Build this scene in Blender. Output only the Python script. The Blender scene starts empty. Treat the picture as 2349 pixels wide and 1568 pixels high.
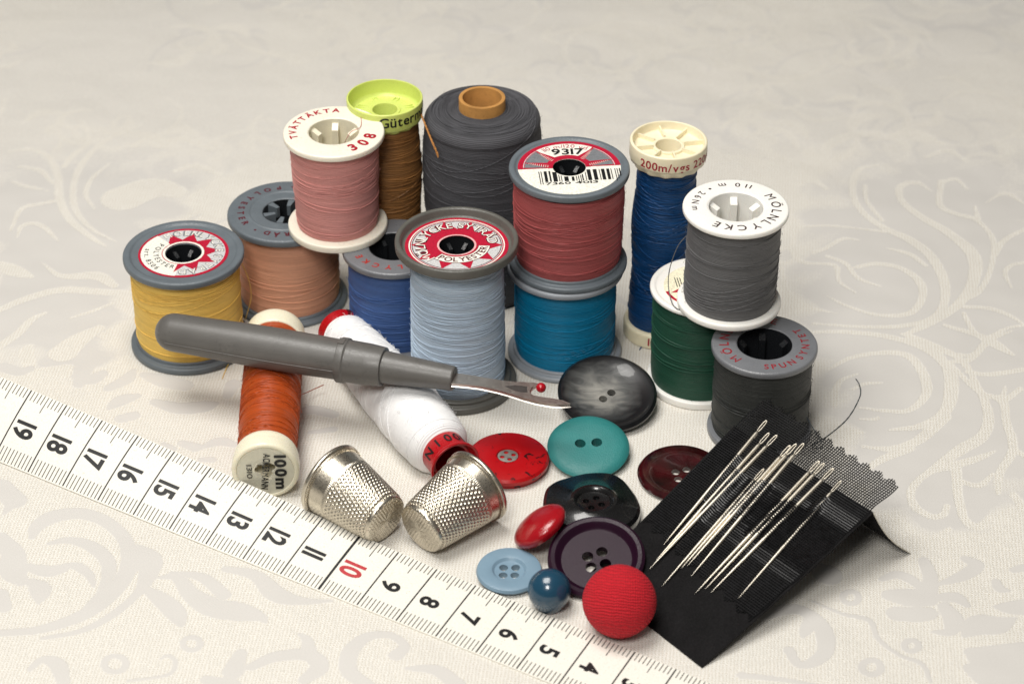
import bpy, bmesh, math, random
import numpy as np
from mathutils import Vector, Matrix
random.seed(5); RNG = np.random.default_rng(7)
PI = math.pi; R_ = math.radians
S = bpy.context.scene
S.unit_settings.scale_length = 0.01          # one unit is one centimetre
# ------------------------------------------------------------------ camera, light, exposure
FPX, TH, CX, CY, HC = 5873.0, R_(34.5), 1174.5, 784.0, 35.56
cam = bpy.data.cameras.new('camera'); camo = bpy.data.objects.new('camera', cam)
S.collection.objects.link(camo); S.camera = camo
camo.location = (0, 0, HC); camo.rotation_euler = (PI/2 - TH, 0, 0)
cam.lens = 90.0; cam.sensor_width = 36; cam.clip_start = 1; cam.clip_end = 2000
cam.dof.use_dof = True; cam.dof.focus_distance = 58.4; cam.dof.aperture_fstop = 0.24
W = bpy.data.worlds.new('World'); S.world = W; W.use_nodes = True
bg = W.node_tree.nodes['Background']; bg.inputs[0].default_value = (1, .95, .88, 1); bg.inputs[1].default_value = 0.10

def area(name, loc, target, sx, sy, power, col):
    l = bpy.data.lights.new(name, 'AREA'); l.shape = 'RECTANGLE'; l.size = sx; l.size_y = sy
    l.energy = power; l.color = col
    o = bpy.data.objects.new(name, l); S.collection.objects.link(o); o.location = loc
    d = Vector(target) - Vector(loc); o.rotation_euler = d.to_track_quat('-Z', 'Y').to_euler()
    return o
area('bounce_light', (-15, 46, 68), (0, 46, 0), 36, 36, 41000, (1, .972, .928))
area('front_light', (-12, 2, 56), (0, 44, 0), 18, 18, 22000, (1, .972, .928))
S.view_settings.view_transform = 'Standard'; S.view_settings.look = 'None'
S.view_settings.exposure = 0.21; S.view_settings.gamma = 1
S.render.engine = 'CYCLES'
try: S.view_settings.use_curve_mapping = False
except Exception: pass

# ------------------------------------------------------------------ helpers
def at(u, v, z=0.0):
    "a pixel of the 2349 px wide photograph, met at height z above the cloth"
    c, s = math.cos(TH), math.sin(TH)
    a = (u - CX)/FPX; b = -(v - CY)/FPX
    d = np.array([a, c + b*s, -s + b*c]); t = (z - HC)/d[2]
    return np.array([0, 0, HC]) + d*t

def atY(u, v, Y):
    "a pixel of the photograph, met at distance Y along the table"
    p0 = np.array([0, 0, HC]); d = at(u, v, 0) - p0
    return p0 + d*(Y/d[1])

def lin(r, g, b):
    f = lambda c: c/12.92 if c <= .04045 else ((c + .055)/1.055)**2.4
    return (f(r/255), f(g/255), f(b/255), 1)

class MB:
    def __init__(s): s.v = []; s.f = []; s.m = []
    def add(s, v, f, m=0):
        o = len(s.v); s.v.extend([tuple(map(float, p)) for p in v])
        for q in f: s.f.append(tuple(i + o for i in q)); s.m.append(m)
    def lathe(s, prof, seg=96, m=0, closed=True):
        n = len(prof); v = []; f = []
        for j in range(seg):
            a = 2*PI*j/seg; c, sn = math.cos(a), math.sin(a)
            for r, z in prof: v.append((r*c, r*sn, z))
        for j in range(seg):
            k = (j + 1) % seg
            for i in range(n if closed else n - 1):
                i2 = (i + 1) % n
                f.append((j*n + i, k*n + i, k*n + i2, j*n + i2))
        s.add(v, f, m)
    def tube(s, pts, rad, n=6, m=0, cap=True, closed=False):
        P = [Vector(p) for p in pts]; N = len(P)
        rr = rad if hasattr(rad, '__len__') else [rad]*N
        v = []; f = []; up = None
        for i in range(N):
            if closed: t = P[(i + 1) % N] - P[(i - 1) % N]
            else: t = P[min(i + 1, N - 1)] - P[max(i - 1, 0)]
            t.normalize()
            if up is None: up = Vector((0, 0, 1)) if abs(t.z) < .9 else Vector((1, 0, 0))
            x = up.cross(t); x.normalize(); y = t.cross(x); up = y
            for k in range(n):
                a = 2*PI*k/n; v.append(P[i] + (x*math.cos(a) + y*math.sin(a))*rr[i])
        for i in range(N if closed else N - 1):
            i2 = (i + 1) % N
            for k in range(n):
                k2 = (k + 1) % n; f.append((i*n + k, i*n + k2, i2*n + k2, i2*n + k))
        if cap and not closed:
            f.append(tuple(range(n))[::-1]); f.append(tuple((N - 1)*n + k for k in range(n)))
        s.add(v, f, m)
    def ann(s, r0, r1, a0, a1, z, m=0, n=48):
        v = []; f = []
        for i in range(n + 1):
            a = R_(a0 + (a1 - a0)*i/n)
            v += [(r0*math.cos(a), r0*math.sin(a), z), (r1*math.cos(a), r1*math.sin(a), z)]
        for i in range(n): f.append((2*i, 2*i + 1, 2*i + 3, 2*i + 2))
        s.add(v, f, m)
    def poly(s, pts, z, m=0):
        s.add([(x, y, z) for x, y in pts], [tuple(range(len(pts)))], m)
    def box(s, c, d, m=0, rz=0, rot=None):
        M = rot or Matrix.Rotation(rz, 3, 'Z'); v = []
        for x in (-.5, .5):
            for y in (-.5, .5):
                for z in (-.5, .5): v.append(Vector(c) + M @ Vector((x*d[0], y*d[1], z*d[2])))
        s.add(v, [(0,1,3,2),(4,6,7,5),(0,4,5,1),(2,3,7,6),(0,2,6,4),(1,5,7,3)], m)
    def mesh(s, name, mats, smooth=True, angle=35):
        me = bpy.data.meshes.new(name); me.from_pydata(s.v, [], s.f); me.update()
        for mt in (mats if isinstance(mats, (list, tuple)) else [mats]): me.materials.append(mt)
        me.polygons.foreach_set('material_index', s.m)
        if smooth:
            me.polygons.foreach_set('use_smooth', [True]*len(me.polygons))
            try: me.set_sharp_from_angle(angle=R_(angle))
            except Exception: pass
        me.update(); return me
    def build(s, name, mats, parent=None, smooth=True, angle=35):
        o = bpy.data.objects.new(name, s.mesh(name, mats, smooth, angle))
        S.collection.objects.link(o); o.parent = parent
        return o

def thing(name, label, cat, loc=(0, 0, 0), group=None, mat=None):
    o = bpy.data.objects.new(name, None); S.collection.objects.link(o); o.empty_display_size = .3
    if mat is not None: o.matrix_world = mat
    else: o.location = loc
    o['label'] = label; o['category'] = cat
    if group: o['group'] = group
    return o

def tag(o, label, cat, group=None):
    o['label'] = label; o['category'] = cat
    if group: o['group'] = group
    return o

def basis(origin, z, x=None, y=None):
    z = Vector(z).normalized()
    if x is not None:
        x = Vector(x); x = (x - z*x.dot(z)).normalized(); y = z.cross(x)
    else:
        y = Vector(y if y is not None else (0, 0, 1)); y = (y - z*y.dot(z)).normalized(); x = y.cross(z)
    M = Matrix((x, y, z)).transposed().to_4x4(); M.translation = Vector(origin); return M

def rnd(pts, rad, n=4):
    "round the corners of a closed (r, z) outline"
    out = []; N = len(pts)
    for i in range(N):
        p = Vector(pts[i]); a = Vector(pts[i - 1]); b = Vector(pts[(i + 1) % N])
        da = a - p; db = b - p; r = min(rad, da.length*.45, db.length*.45)
        pa = p + da.normalized()*r; pb = p + db.normalized()*r
        for k in range(n + 1):
            t = k/n; out.append(tuple(pa*(1 - t)**2 + p*2*t*(1 - t) + pb*t*t))
    return out

def cut(me, cutter_mb, mats):
    a = bpy.data.objects.new('a', me); c = bpy.data.objects.new('c', cutter_mb.mesh('c', mats, False))
    S.collection.objects.link(a); S.collection.objects.link(c)
    md = a.modifiers.new('b', 'BOOLEAN'); md.operation = 'DIFFERENCE'; md.object = c; md.solver = 'EXACT'
    bpy.context.view_layer.update()
    out = bpy.data.meshes.new_from_object(a.evaluated_get(bpy.context.evaluated_depsgraph_get()))
    bpy.data.objects.remove(a); bpy.data.objects.remove(c)
    out.polygons.foreach_set('use_smooth', [True]*len(out.polygons))
    try: out.set_sharp_from_angle(angle=R_(30))
    except Exception: pass
    return out

# lettering
_G = {}
def glyph(ch, bold=0.0):
    if ch == 'M': bold = 0.0
    k = (ch, bold)
    if k in _G: return _G[k]
    cu = bpy.data.curves.new('t', 'FONT'); cu.body = ch; cu.size = 1; cu.resolution_u = 4; cu.offset = bold
    cu.fill_mode = 'FRONT' if hasattr(cu, 'fill_mode') else cu.fill_mode
    o = bpy.data.objects.new('t', cu); S.collection.objects.link(o); bpy.context.view_layer.update()
    me = bpy.data.meshes.new_from_object(o.evaluated_get(bpy.context.evaluated_depsgraph_get()))
    v = np.array([p.co[:2] for p in me.vertices]) if len(me.vertices) else np.zeros((0, 2))
    f = [tuple(p.vertices) for p in me.polygons]
    bpy.data.objects.remove(o); bpy.data.curves.remove(cu); bpy.data.meshes.remove(me)
    _G[k] = (v, f); return _G[k]
CAP = None
def letters(s, size, sx=1.0, bold=0.0, gap=.12):
    "list of (verts centred on x with baseline 0, faces, width)"
    global CAP
    if CAP is None: CAP = glyph('H')[0][:, 1].max()
    out = []
    for ch in s:
        if ch == ' ': out.append((np.zeros((0, 2)), [], size*.45*sx)); continue
        v, f = glyph(ch, bold); v = v/CAP*size
        w = v[:, 0].max() - v[:, 0].min(); v = v.copy(); v[:, 0] = (v[:, 0] - v[:, 0].min() - w/2)*sx
        out.append((v, f, w*sx + gap*size))
    return out
def ring_text(mb, s, R, a0, a1, size, z, inward=False, m=0, sx=1.0, bold=0.0):
    L = letters(s, size, sx, bold); n = len(L)
    cum = [0]
    for i in range(1, n): cum.append(cum[-1] + (L[i-1][2] + L[i][2])/2)
    for i, (v, f, w) in enumerate(L):
        a = R_(a0 + (a1 - a0)*(cum[i]/cum[-1] if n > 1 else 0))
        er = np.array([math.cos(a), math.sin(a)]); et = np.array([-er[1], er[0]])
        up, ri = (-er, et) if inward else (er, -et)
        if len(v):
            P = er*R + v[:, :1]*ri + (v[:, 1:] - size/2)*up
            mb.add([(x, y, z) for x, y in P], f, m)
def flat_text(mb, s, x, y, size, z, m=0, sx=1.0, bold=0.0, rot=0, width=None):
    L = letters(s, size, sx, bold); tot = sum(l[2] for l in L); k = 1 if width is None else width/tot
    cx = x if False else 0; c, sn = math.cos(R_(rot)), math.sin(R_(rot))
    for v, f, w in L:
        if len(v):
            px = (v[:, 0]*k + cx + w*k/2); py = v[:, 1]
            mb.add([(x + c*a - sn*b, y + sn*a + c*b, z) for a, b in zip(px, py)], f, m)
        cx += w*k
def cyl_text(mb, s, R, a0, z, size, m=0, sx=1.0, bold=0.0, flip=False, gap=.12, prof=None):
    L = letters(s, size, sx, bold, gap); x = 0
    for v, f, w in L:
        if len(v):
            out = []
            for px, py in v:
                X = x + w/2 + px; Y = py
                if flip: X = -X; Y = -Y
                zz = z + Y; rr = R if prof is None else prof(zz)
                a = R_(a0) + X/rr; out.append((rr*math.cos(a), rr*math.sin(a), zz))
            mb.add(out, f, m)
        x += w

# ------------------------------------------------------------------ materials
def nt(name):
    m = bpy.data.materials.new(name); m.use_nodes = True; t = m.node_tree
    return m, t, t.nodes['Principled BSDF'], t.nodes, t.links
def ramp(N, stops):
    r = N.new('ShaderNodeValToRGB'); e = r.color_ramp.elements
    while len(e) < len(stops): e.new(.5)
    for i, (p, c) in enumerate(stops): e[i].position = p; e[i].color = c if len(c) == 4 else (*c, 1)
    return r
def mth(N, L, op, a, b=None):
    n = N.new('ShaderNodeMath'); n.operation = op
    for i, q in enumerate((a, b)):
        if q is None: continue
        if isinstance(q, (int, float)): n.inputs[i].default_value = q
        else: L.new(q, n.inputs[i])
    return n.outputs[0]
def scl(c, k): return (min(1, c[0]*k), min(1, c[1]*k), min(1, c[2]*k), 1)

def plastic(name, col, rough=.35, sss=0.0, metal=0.0, var=.10, bump=.02, dirt=0.0, spec=.5, coat=0):
    m, t, b, N, L = nt(name)
    tc = N.new('ShaderNodeTexCoord')
    n1 = N.new('ShaderNodeTexNoise'); n1.inputs['Scale'].default_value = 2.2; n1.inputs['Detail'].default_value = 6
    L.new(tc.outputs['Object'], n1.inputs['Vector'])
    r = ramp(N, [(.3, scl(col, 1 - var)), (.7, scl(col, 1 + var))]); L.new(n1.outputs['Fac'], r.inputs[0])
    out = r.outputs[0]
    if dirt:
        n3 = N.new('ShaderNodeTexNoise'); n3.inputs['Scale'].default_value = 14; n3.inputs['Detail'].default_value = 8
        L.new(tc.outputs['Object'], n3.inputs['Vector'])
        rr = ramp(N, [(.54, (0, 0, 0)), (.66, (min(1, dirt*2.5),)*3)]); L.new(n3.outputs['Fac'], rr.inputs[0])
        n4 = N.new('ShaderNodeTexNoise'); n4.inputs['Scale'].default_value = 1.3; L.new(tc.outputs['Object'], n4.inputs['Vector'])
        r4 = ramp(N, [(.48, (0, 0, 0)), (.62, (1, 1, 1))]); L.new(n4.outputs['Fac'], r4.inputs[0]); dm = mth(N, L, 'MULTIPLY', rr.outputs[0], r4.outputs[0])
        mx = N.new('ShaderNodeMix'); mx.data_type = 'RGBA'; L.new(dm, mx.inputs[0])
        L.new(out, mx.inputs[6]); mx.inputs[7].default_value = scl(col, .55); out = mx.outputs[2]
    L.new(out, b.inputs['Base Color'])
    n2 = N.new('ShaderNodeTexNoise'); n2.inputs['Scale'].default_value = 30; n2.inputs['Detail'].default_value = 5
    L.new(tc.outputs['Object'], n2.inputs['Vector'])
    rg = ramp(N, [(.3, (rough*.8,)*3), (.75, (min(1, rough*1.35),)*3)]); L.new(n2.outputs['Fac'], rg.inputs[0])
    L.new(rg.outputs[0], b.inputs['Roughness'])
    bp = N.new('ShaderNodeBump'); bp.inputs['Strength'].default_value = .35; bp.inputs['Distance'].default_value = bump
    L.new(n2.outputs['Fac'], bp.inputs['Height']); L.new(bp.outputs[0], b.inputs['Normal'])
    b.inputs['Metallic'].default_value = metal; b.inputs['Specular IOR Level'].default_value = spec
    b.inputs['Coat Weight'].default_value = coat
    if sss:
        b.inputs['Subsurface Weight'].default_value = sss; b.inputs['Subsurface Radius'].default_value = (1, .8, .6)
        b.inputs['Subsurface Scale'].default_value = .12
    return m

def thread(name, col, period=.037, tilt=.07, sheen=.2, rough=.52, band=.22, dark=None):
    "wound yarn: fine turns around the local z axis, in patches that cross each other"
    m, t, b, N, L = nt(name)
    tc = N.new('ShaderNodeTexCoord'); sp = N.new('ShaderNodeSeparateXYZ'); L.new(tc.outputs['Object'], sp.inputs[0])
    X, Y, Z = sp.outputs
    def fam(tx, ty, per):
        z = mth(N, L, 'ADD', mth(N, L, 'ADD', Z, mth(N, L, 'MULTIPLY', X, tx)), mth(N, L, 'MULTIPLY', Y, ty))
        return z, mth(N, L, 'SINE', mth(N, L, 'MULTIPLY', z, 2*PI/per))
    z1, s1 = fam(.015, .02, period); z2, s2 = fam(tilt, -tilt*.5, period*1.15); z3, s3 = fam(-tilt*.8, -tilt, period*1.1)
    def banded(z, sc, lo, hi):
        cb = N.new('ShaderNodeCombineXYZ'); L.new(mth(N, L, 'MULTIPLY', X, .35), cb.inputs[0])
        L.new(mth(N, L, 'MULTIPLY', Y, .35), cb.inputs[1]); L.new(mth(N, L, 'MULTIPLY', z, sc), cb.inputs[2])
        n = N.new('ShaderNodeTexNoise'); n.inputs['Scale'].default_value = 1; n.inputs['Detail'].default_value = 3
        L.new(cb.outputs[0], n.inputs['Vector']); r = ramp(N, [(lo, (0, 0, 0)), (hi, (1, 1, 1))])
        L.new(n.outputs['Fac'], r.inputs[0]); return r.outputs[0]
    def mixf(f, a, c):
        mx = N.new('ShaderNodeMix'); mx.data_type = 'FLOAT'; L.new(f, mx.inputs[0]); L.new(a, mx.inputs[2]); L.new(c, mx.inputs[3]); return mx.outputs[0]
    h = mixf(banded(z2, 4, .56, .59), s1, s2); h = mixf(banded(z3, 5, .60, .63), h, s3)
    # fine twist and broad bands of tone
    tone = banded(z1, 11, .30, .72); tone2 = banded(z2, 22, .35, .68)
    tt = mth(N, L, 'ADD', mth(N, L, 'MULTIPLY', tone, .6), mth(N, L, 'MULTIPLY', tone2, .4))
    hh = mth(N, L, 'ADD', mth(N, L, 'MULTIPLY', h, .5), .5)
    fn = N.new('ShaderNodeTexNoise'); fn.inputs['Scale'].default_value = 60; fn.inputs['Detail'].default_value = 3
    L.new(tc.outputs['Object'], fn.inputs['Vector'])
    k = mth(N, L, 'ADD', mth(N, L, 'MULTIPLY', hh, .24), mth(N, L, 'MULTIPLY', tt, .42))
    k = mth(N, L, 'ADD', k, mth(N, L, 'MULTIPLY', fn.outputs['Fac'], .44))
    d = dark or scl(col, 1 - 2.2*band)
    r = ramp(N, [(.18, d), (.60, col), (1.0, scl(col, 1 + band*1.3))]); L.new(k, r.inputs[0])
    L.new(r.outputs[0], b.inputs['Base Color'])
    b.inputs['Roughness'].default_value = rough; b.inputs['Specular IOR Level'].default_value = .35
    b.inputs['Sheen Weight'].default_value = sheen; b.inputs['Sheen Roughness'].default_value = .4
    b.inputs['Sheen Tint'].default_value = scl(col, 1.5)
    bp = N.new('ShaderNodeBump'); bp.inputs['Strength'].default_value = .5; bp.inputs['Distance'].default_value = .016
    hs = mth(N, L, 'ADD', hh, mth(N, L, 'MULTIPLY', tt, .45)); L.new(hs, bp.inputs['Height']); L.new(bp.outputs[0], b.inputs['Normal'])
    return m

def ink(name, col, rough=.45, fade=0.0):
    m, t, b, N, L = nt(name)
    tc = N.new('ShaderNodeTexCoord'); n = N.new('ShaderNodeTexNoise'); n.inputs['Scale'].default_value = 25; n.inputs['Detail'].default_value = 4
    L.new(tc.outputs['Object'], n.inputs['Vector'])
    r = ramp(N, [(.3, scl(col, .8)), (.75, scl(col, 1.25))]); L.new(n.outputs['Fac'], r.inputs[0]); L.new(r.outputs[0], b.inputs['Base Color'])
    b.inputs['Roughness'].default_value = rough; return m

RED = ink('crimson_ink', lin(176, 12, 48)); DRED = ink('dark_red_ink', lin(86, 8, 26)); BLK = ink('black_ink', lin(16, 17, 19))
WHT = ink('label_white', lin(232, 229, 218)); SIL = ink('label_silver', lin(196, 196, 196), .4); GRI = ink('label_grey', lin(118, 120, 124), .4)
BLUEGREY = plastic('blue_grey_plastic', lin(98, 106, 112), .42, dirt=.12)
WARMGREY = plastic('warm_grey_plastic', lin(90, 89, 84), .36, dirt=.12)
PALEGREY = plastic('pale_grey_plastic', lin(140, 145, 151), .4, dirt=.1)
SILVER = plastic('silver_grey_plastic', lin(112, 114, 118), .33, spec=.7)
WHITEP = plastic('white_plastic', lin(238, 236, 230), .3, sss=.15, var=.02)
CREAMP = plastic('cream_white_plastic', lin(236, 230, 214), .3, sss=.2, var=.03, dirt=.12)
HOLLOW = plastic('hollow_cream_plastic', lin(234, 227, 204), .3, sss=.1)
DARKP = plastic('black_plastic', lin(30, 32, 35), .3)

# ------------------------------------------------------------------ tablecloth
def stroke_raster(strokes, gx, gy, soft=.05):
    """max of soft discs along poly-strokes; strokes = list of [(X, Y, halfwidth)...] in cm"""
    M = np.zeros((len(gy), len(gx)), np.float32)
    for st in strokes:
        P = np.array(st, float)
        if len(P) > 2:                                # Catmull-Rom
            Q = []
            E_ = np.vstack([2*P[0] - P[1], P, 2*P[-1] - P[-2]])
            for i in range(1, len(E_) - 2):
                for t in np.linspace(0, 1, 14, endpoint=False):
                    a, b_, c, d = E_[i-1], E_[i], E_[i+1], E_[i+2]
                    Q.append(.5*((2*b_) + (-a + c)*t + (2*a - 5*b_ + 4*c - d)*t*t + (-a + 3*b_ - 3*c + d)*t**3))
            Q.append(P[-1]); P = np.array(Q)
        elif len(P) == 2:
            P = np.array([P[0]*(1-t) + P[1]*t for t in np.linspace(0, 1, 10)])
        dense = [P[0]]
        for i in range(len(P) - 1):
            n = max(1, int(np.hypot(*(P[i+1] - P[i])[:2])/.07))
            for k in range(1, n + 1): dense.append(P[i]*(1 - k/n) + P[i+1]*k/n)
        for x, y, r in dense:
            r = max(r, .015); ext = r + soft
            i0, i1 = np.searchsorted(gx, (x - ext, x + ext)); j0, j1 = np.searchsorted(gy, (y - ext, y + ext))
            if i1 <= i0 or j1 <= j0: continue
            d = np.hypot(gx[i0:i1][None, :] - x, gy[j0:j1][:, None] - y)
            v = np.clip((r - d)/soft + .5, 0, 1)
            M[j0:j1, i0:i1] = np.maximum(M[j0:j1, i0:i1], v)
    return M
def in_poly(px, gx, gy):
    X, Y = np.meshgrid(gx, gy); c = np.zeros(X.shape, bool); n = len(px); j = n - 1
    for i in range(n):
        xi, yi = px[i]; xj, yj = px[j]
        cond = ((yi > Y) != (yj > Y)) & (X < (xj - xi)*(Y - yi)/(yj - yi + 1e-9) + xi)
        c ^= cond; j = i
    return c
def blur(M, k):
    for _ in range(2):
        for ax in (0, 1):
            P = np.pad(M, [(k, k) if a == ax else (0, 0) for a in (0, 1)], mode='edge')
            cs = np.cumsum(P, axis=ax); cs = np.concatenate([np.zeros_like(np.take(cs, [0], ax)), cs], axis=ax)
            n = 2*k + 1
            M = (np.take(cs, range(n, cs.shape[ax]), ax) - np.take(cs, range(0, cs.shape[ax] - n), ax))/n
    return M

def tablecloth():
    gx = np.concatenate([np.linspace(-60, -20.5, 14), np.arange(-20, 20.01, .055), np.linspace(20.5, 60, 14)])
    gy = np.concatenate([np.linspace(2, 36.5, 14), np.arange(37, 58, .055), np.arange(58, 80, .09), np.linspace(80.5, 125, 20)])
    def conv(lst, ox, oy, k):
        out = []
        for st in lst:
            q = []
            for x, y, w in st:
                u, v = ox + x*k, oy + y*k; p = at(u, v); p2 = at(u + 1, v)
                q.append((p[0], p[1], w*k*.5*(p2[0] - p[0])*1.05))
            out.append(q)
        return out
    A = [  # grey figures, lower left
     [(-60,745,35),(0,740,45),(180,725,55),(380,660,75),(520,560,80),(600,440,80),(590,310,70),(500,220,70),(380,180,80),(250,195,90),(175,240,70),(150,290,35)],
     [(230,320,25),(330,305,50),(440,340,70),(510,420,70),(480,540,45),(400,620,20)],[(0,290,70),(60,370,110),(60,450,120),(100,500,60)],
     [(130,430,50),(220,450,80),(290,440,60)],[(150,500,50),(190,540,100),(180,600,20)],[(0,560,80),(20,620,70)],[(310,420,30),(370,430,55),(420,470,45),(440,520,20)],
     [(640,355,90),(700,400,120),(690,480,80),(640,560,45),(520,660,45),(380,730,35),(200,765,25)],[(655,520,20),(740,570,80),(820,640,100),(850,700,40)],
     [(740,480,15),(830,480,55),(900,560,90),(1000,620,125),(1120,640,125),(1220,665,60),(1250,690,20)],[(800,455,15),(950,480,60),(1050,560,70)],
     [(1060,440,40),(1200,470,70),(1300,560,100),(1420,590,55),(1560,590,15)],
     [(750,865,12),(790,845,20),(825,880,24),(800,930,20),(720,950,20),(600,965,20)],[(140,910,30),(200,865,45),(270,890,80),(300,980,60)],
     [(1860,845,70),(1900,800,50),(1830,750,45),(1720,760,60),(1645,830,80),(1640,920,80),(1730,990,70)],
     [(1130,835,60),(1095,920,100)],[(1180,900,50),(1300,850,70),(1450,845,80),(1500,900,90),(1430,960,60)],[(1450,820,70),(1440,770,50),(1400,742,12)],[(970,960,60),(1100,980,60)],
     [(1910,905,25),(2050,915,70),(2150,985,80)],[(0,50,100),(70,120,110)],[(60,130,60),(20,180,20)]]
    B = [  # grey figures, lower right
     [(575,1110,30),(640,1090,50),(700,1110,55),(750,1150,40)],[(760,1030,50),(785,1090,65),(790,1160,60)],[(940,1020,40),(990,1050,65),(930,1095,60),(830,1130,25)],
     [(610,1180,70),(700,1190,115),(780,1200,80)],[(640,1260,90),(720,1265,95),(780,1260,80)],[(830,1190,50),(900,1190,65),(950,1225,30)],[(850,1230,60),(890,1290,90),(870,1340,50),(800,1340,20)],
     [(1075,1120,40),(1090,1150,50),(1125,1160,25)],[(1150,1070,35),(1198,1060,50)],[(935,1355,30),(1000,1310,120),(1080,1310,105),(1160,1280,15)],[(1070,1230,20),(1140,1235,80),(1260,1230,120)],
     [(965,1430,60),(1060,1460,170),(1198,1440,160)],[(960,1500,60),(1100,1540,200),(1250,1540,180)],
     [(170,1420,50),(210,1480,45),(270,1475,55),(325,1430,70),(330,1360,80),(290,1290,70),(200,1240,60),(60,1260,80)],
     [(260,1200,12),(400,1260,22),(520,1290,28),(560,1370,26),(650,1440,22),(750,1480,26),(790,1560,20)],[(-40,1530,40),(150,1550,30),(320,1580,20)],[(300,1060,60),(340,1090,120),(360,1110,60)],[(270,1250,20),(250,1320,60),(230,1360,20)]]
    C2 = [  # cream lines over the grey ground, right middle
     [(350,190,10),(450,140,25),(600,120,32),(700,140,42),(760,220,46),(770,300,42),(700,370,32),(600,375,25),(480,360,15)],
     [(250,30,15),(420,30,30),(600,50,35),(760,100,42),(860,180,52),(880,280,62),(850,380,52),(750,440,42),(610,458,15)],
     [(370,290,25),(400,240,22),(470,213,12)],[(370,290,25),(370,350,18)],[(450,280,12),(500,257,22),(580,252,12)],[(480,410,12),(550,410,22),(560,400,10)],[(380,450,15),(490,470,15)],
     [(700,50,40),(800,90,42),(920,150,35),(980,240,30),(1040,380,45),(1020,480,55),(920,545,62),(780,640,30)],[(950,205,25),(1050,215,32),(1220,190,35)],[(1040,60,32),(960,150,32),(860,160,20)],
     [(850,0,20),(1040,60,38),(1150,130,18)],[(1040,60,32),(1120,15,20),(1198,0,15)],[(860,790,28),(845,828,35),(790,835,38),(720,790,38),(705,720,36),(780,645,36),(900,610,48),(1000,580,38),(1070,550,15)],
     [(900,620,50),(910,740,42),(940,850,40),(1000,880,40),(1055,830,15)],[(1085,735,15),(1090,650,35),(1150,540,42),(1120,420,36),(1100,330,40),(1000,290,30),(870,165,28)],[(1100,330,30),(1115,270,14)],[(1100,340,30),(1180,280,30)],
     [(700,930,20),(800,930,25),(870,890,20)],[(490,530,12),(620,540,40),(740,500,52),(850,400,62)],[(490,650,15),(570,590,42),(700,540,42)],[(910,680,30),(1000,700,30),(1060,650,15)],[(1150,740,30),(1198,800,40)],[(1150,540,30),(1198,570,30)]]
    Dr = [  # cream lines, right upper
     [(800,250,15),(700,270,32),(650,340,38),(650,450,38),(720,560,44),(850,650,50),(1000,720,65),(1130,820,65),(1210,960,65),(1220,1100,55),(1150,1210,52),(950,1260,42),(700,1265,32),(400,1245,22)],
     [(1130,410,15),(1040,360,38),(940,390,48),(955,480,44),(1080,580,55),(1250,680,66),(1400,820,85),(1400,980,75),(1310,1120,65),(1150,1230,62),(980,1310,35)],[(720,380,25),(735,480,28),(830,600,30)],
     [(680,720,15),(580,715,28),(480,770,28),(400,800,25)],[(480,820,25),(600,870,32),(680,960,32),(820,1012,15)],[(670,890,35),(800,870,42),(950,900,42),(1060,980,55),(1080,1080,50),(1000,1180,48),(800,1190,32),(600,1130,26),(480,1070,12)],
     [(850,770,12),(1000,810,36),(1100,880,32)],[(280,660,20),(270,780,30),(330,860,32),(530,880,30),(560,980,25),(660,1050,15)],[(200,900,20),(230,1040,25),(330,1130,25),(540,1180,15)],[(300,640,12),(450,630,20),(600,640,20),(850,670,28)],
     [(1200,350,38),(1190,500,40),(1300,560,40),(1400,585,40),(1480,650,30),(1530,740,40),(1510,900,36),(1440,1040,40),(1330,1100,40)],[(1410,510,20),(1430,590,35)],[(1750,640,30),(1600,720,40),(1530,820,40)],
     [(1330,1140,30),(1500,1150,40),(1640,1200,30),(1740,1270,20)],[(950,1310,25),(1100,1360,42),(1200,1450,42),(1250,1560,25)],[(1640,1290,18),(1500,1350,42),(1400,1440,42),(1250,1430,20)],[(1340,1180,30),(1400,1290,36),(1500,1370,36),(1640,1440,20)],
     [(1360,400,15),(1290,340,30),(1200,360,30)],[(1480,485,15),(1600,430,26),(1730,500,20)],[(1640,1020,15),(1600,930,32),(1640,880,32),(1740,860,25)],
     [(40,60,15),(120,20,60),(240,60,60),(300,140,30)],[(300,380,20),(380,340,50),(480,400,20)],[(900,60,30),(1040,40,60),(1200,120,50)],[(1100,200,20),(1240,160,40),(1360,230,20)]]
    El = [  # cream lines, left
     [(800,0,15),(600,90,32),(470,220,38),(420,350,38),(430,480,38),(520,590,28),(660,665,15)],[(620,220,15),(520,310,28),(490,400,28),(540,480,15)],[(50,150,15),(180,140,32),(280,190,38),(330,300,44),(340,420,48),(400,540,48),(520,640,38),(600,690,15)],
     [(490,20,15),(500,100,32),(420,170,38),(360,240,25)],[(110,235,18),(230,260,32),(300,330,25)],[(70,320,15),(150,350,28),(270,372,12)],[(100,640,12),(120,580,30),(190,560,32),(260,590,32),(330,660,15)],[(60,600,20),(120,480,32),(230,450,32),(330,430,25)],
     [(0,790,50),(80,830,100),(180,865,30)],[(240,785,12),(350,860,42),(550,860,80),(650,915,50)],[(-20,1060,45),(150,990,55),(350,940,62),(550,950,62),(760,960,40)],[(-20,1270,50),(100,1190,55),(180,1110,45),(260,1070,20)],[(400,1100,12),(530,1060,25),(640,1015,15)],
     [(360,1300,160),(440,1230,120),(560,1160,60)],[(230,1430,150),(380,1400,120)],[(180,1400,60),(150,1300,70),(170,1260,30)],[(700,420,240),(860,360,200),(1000,380,120)],[(900,120,40),(1040,80,60),(1200,140,40)],[(760,120,25),(860,70,30),(960,110,25)],
     [(1000,260,30),(1120,230,40),(1250,280,30)],[(600,1200,60),(720,1140,60)]]
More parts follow.
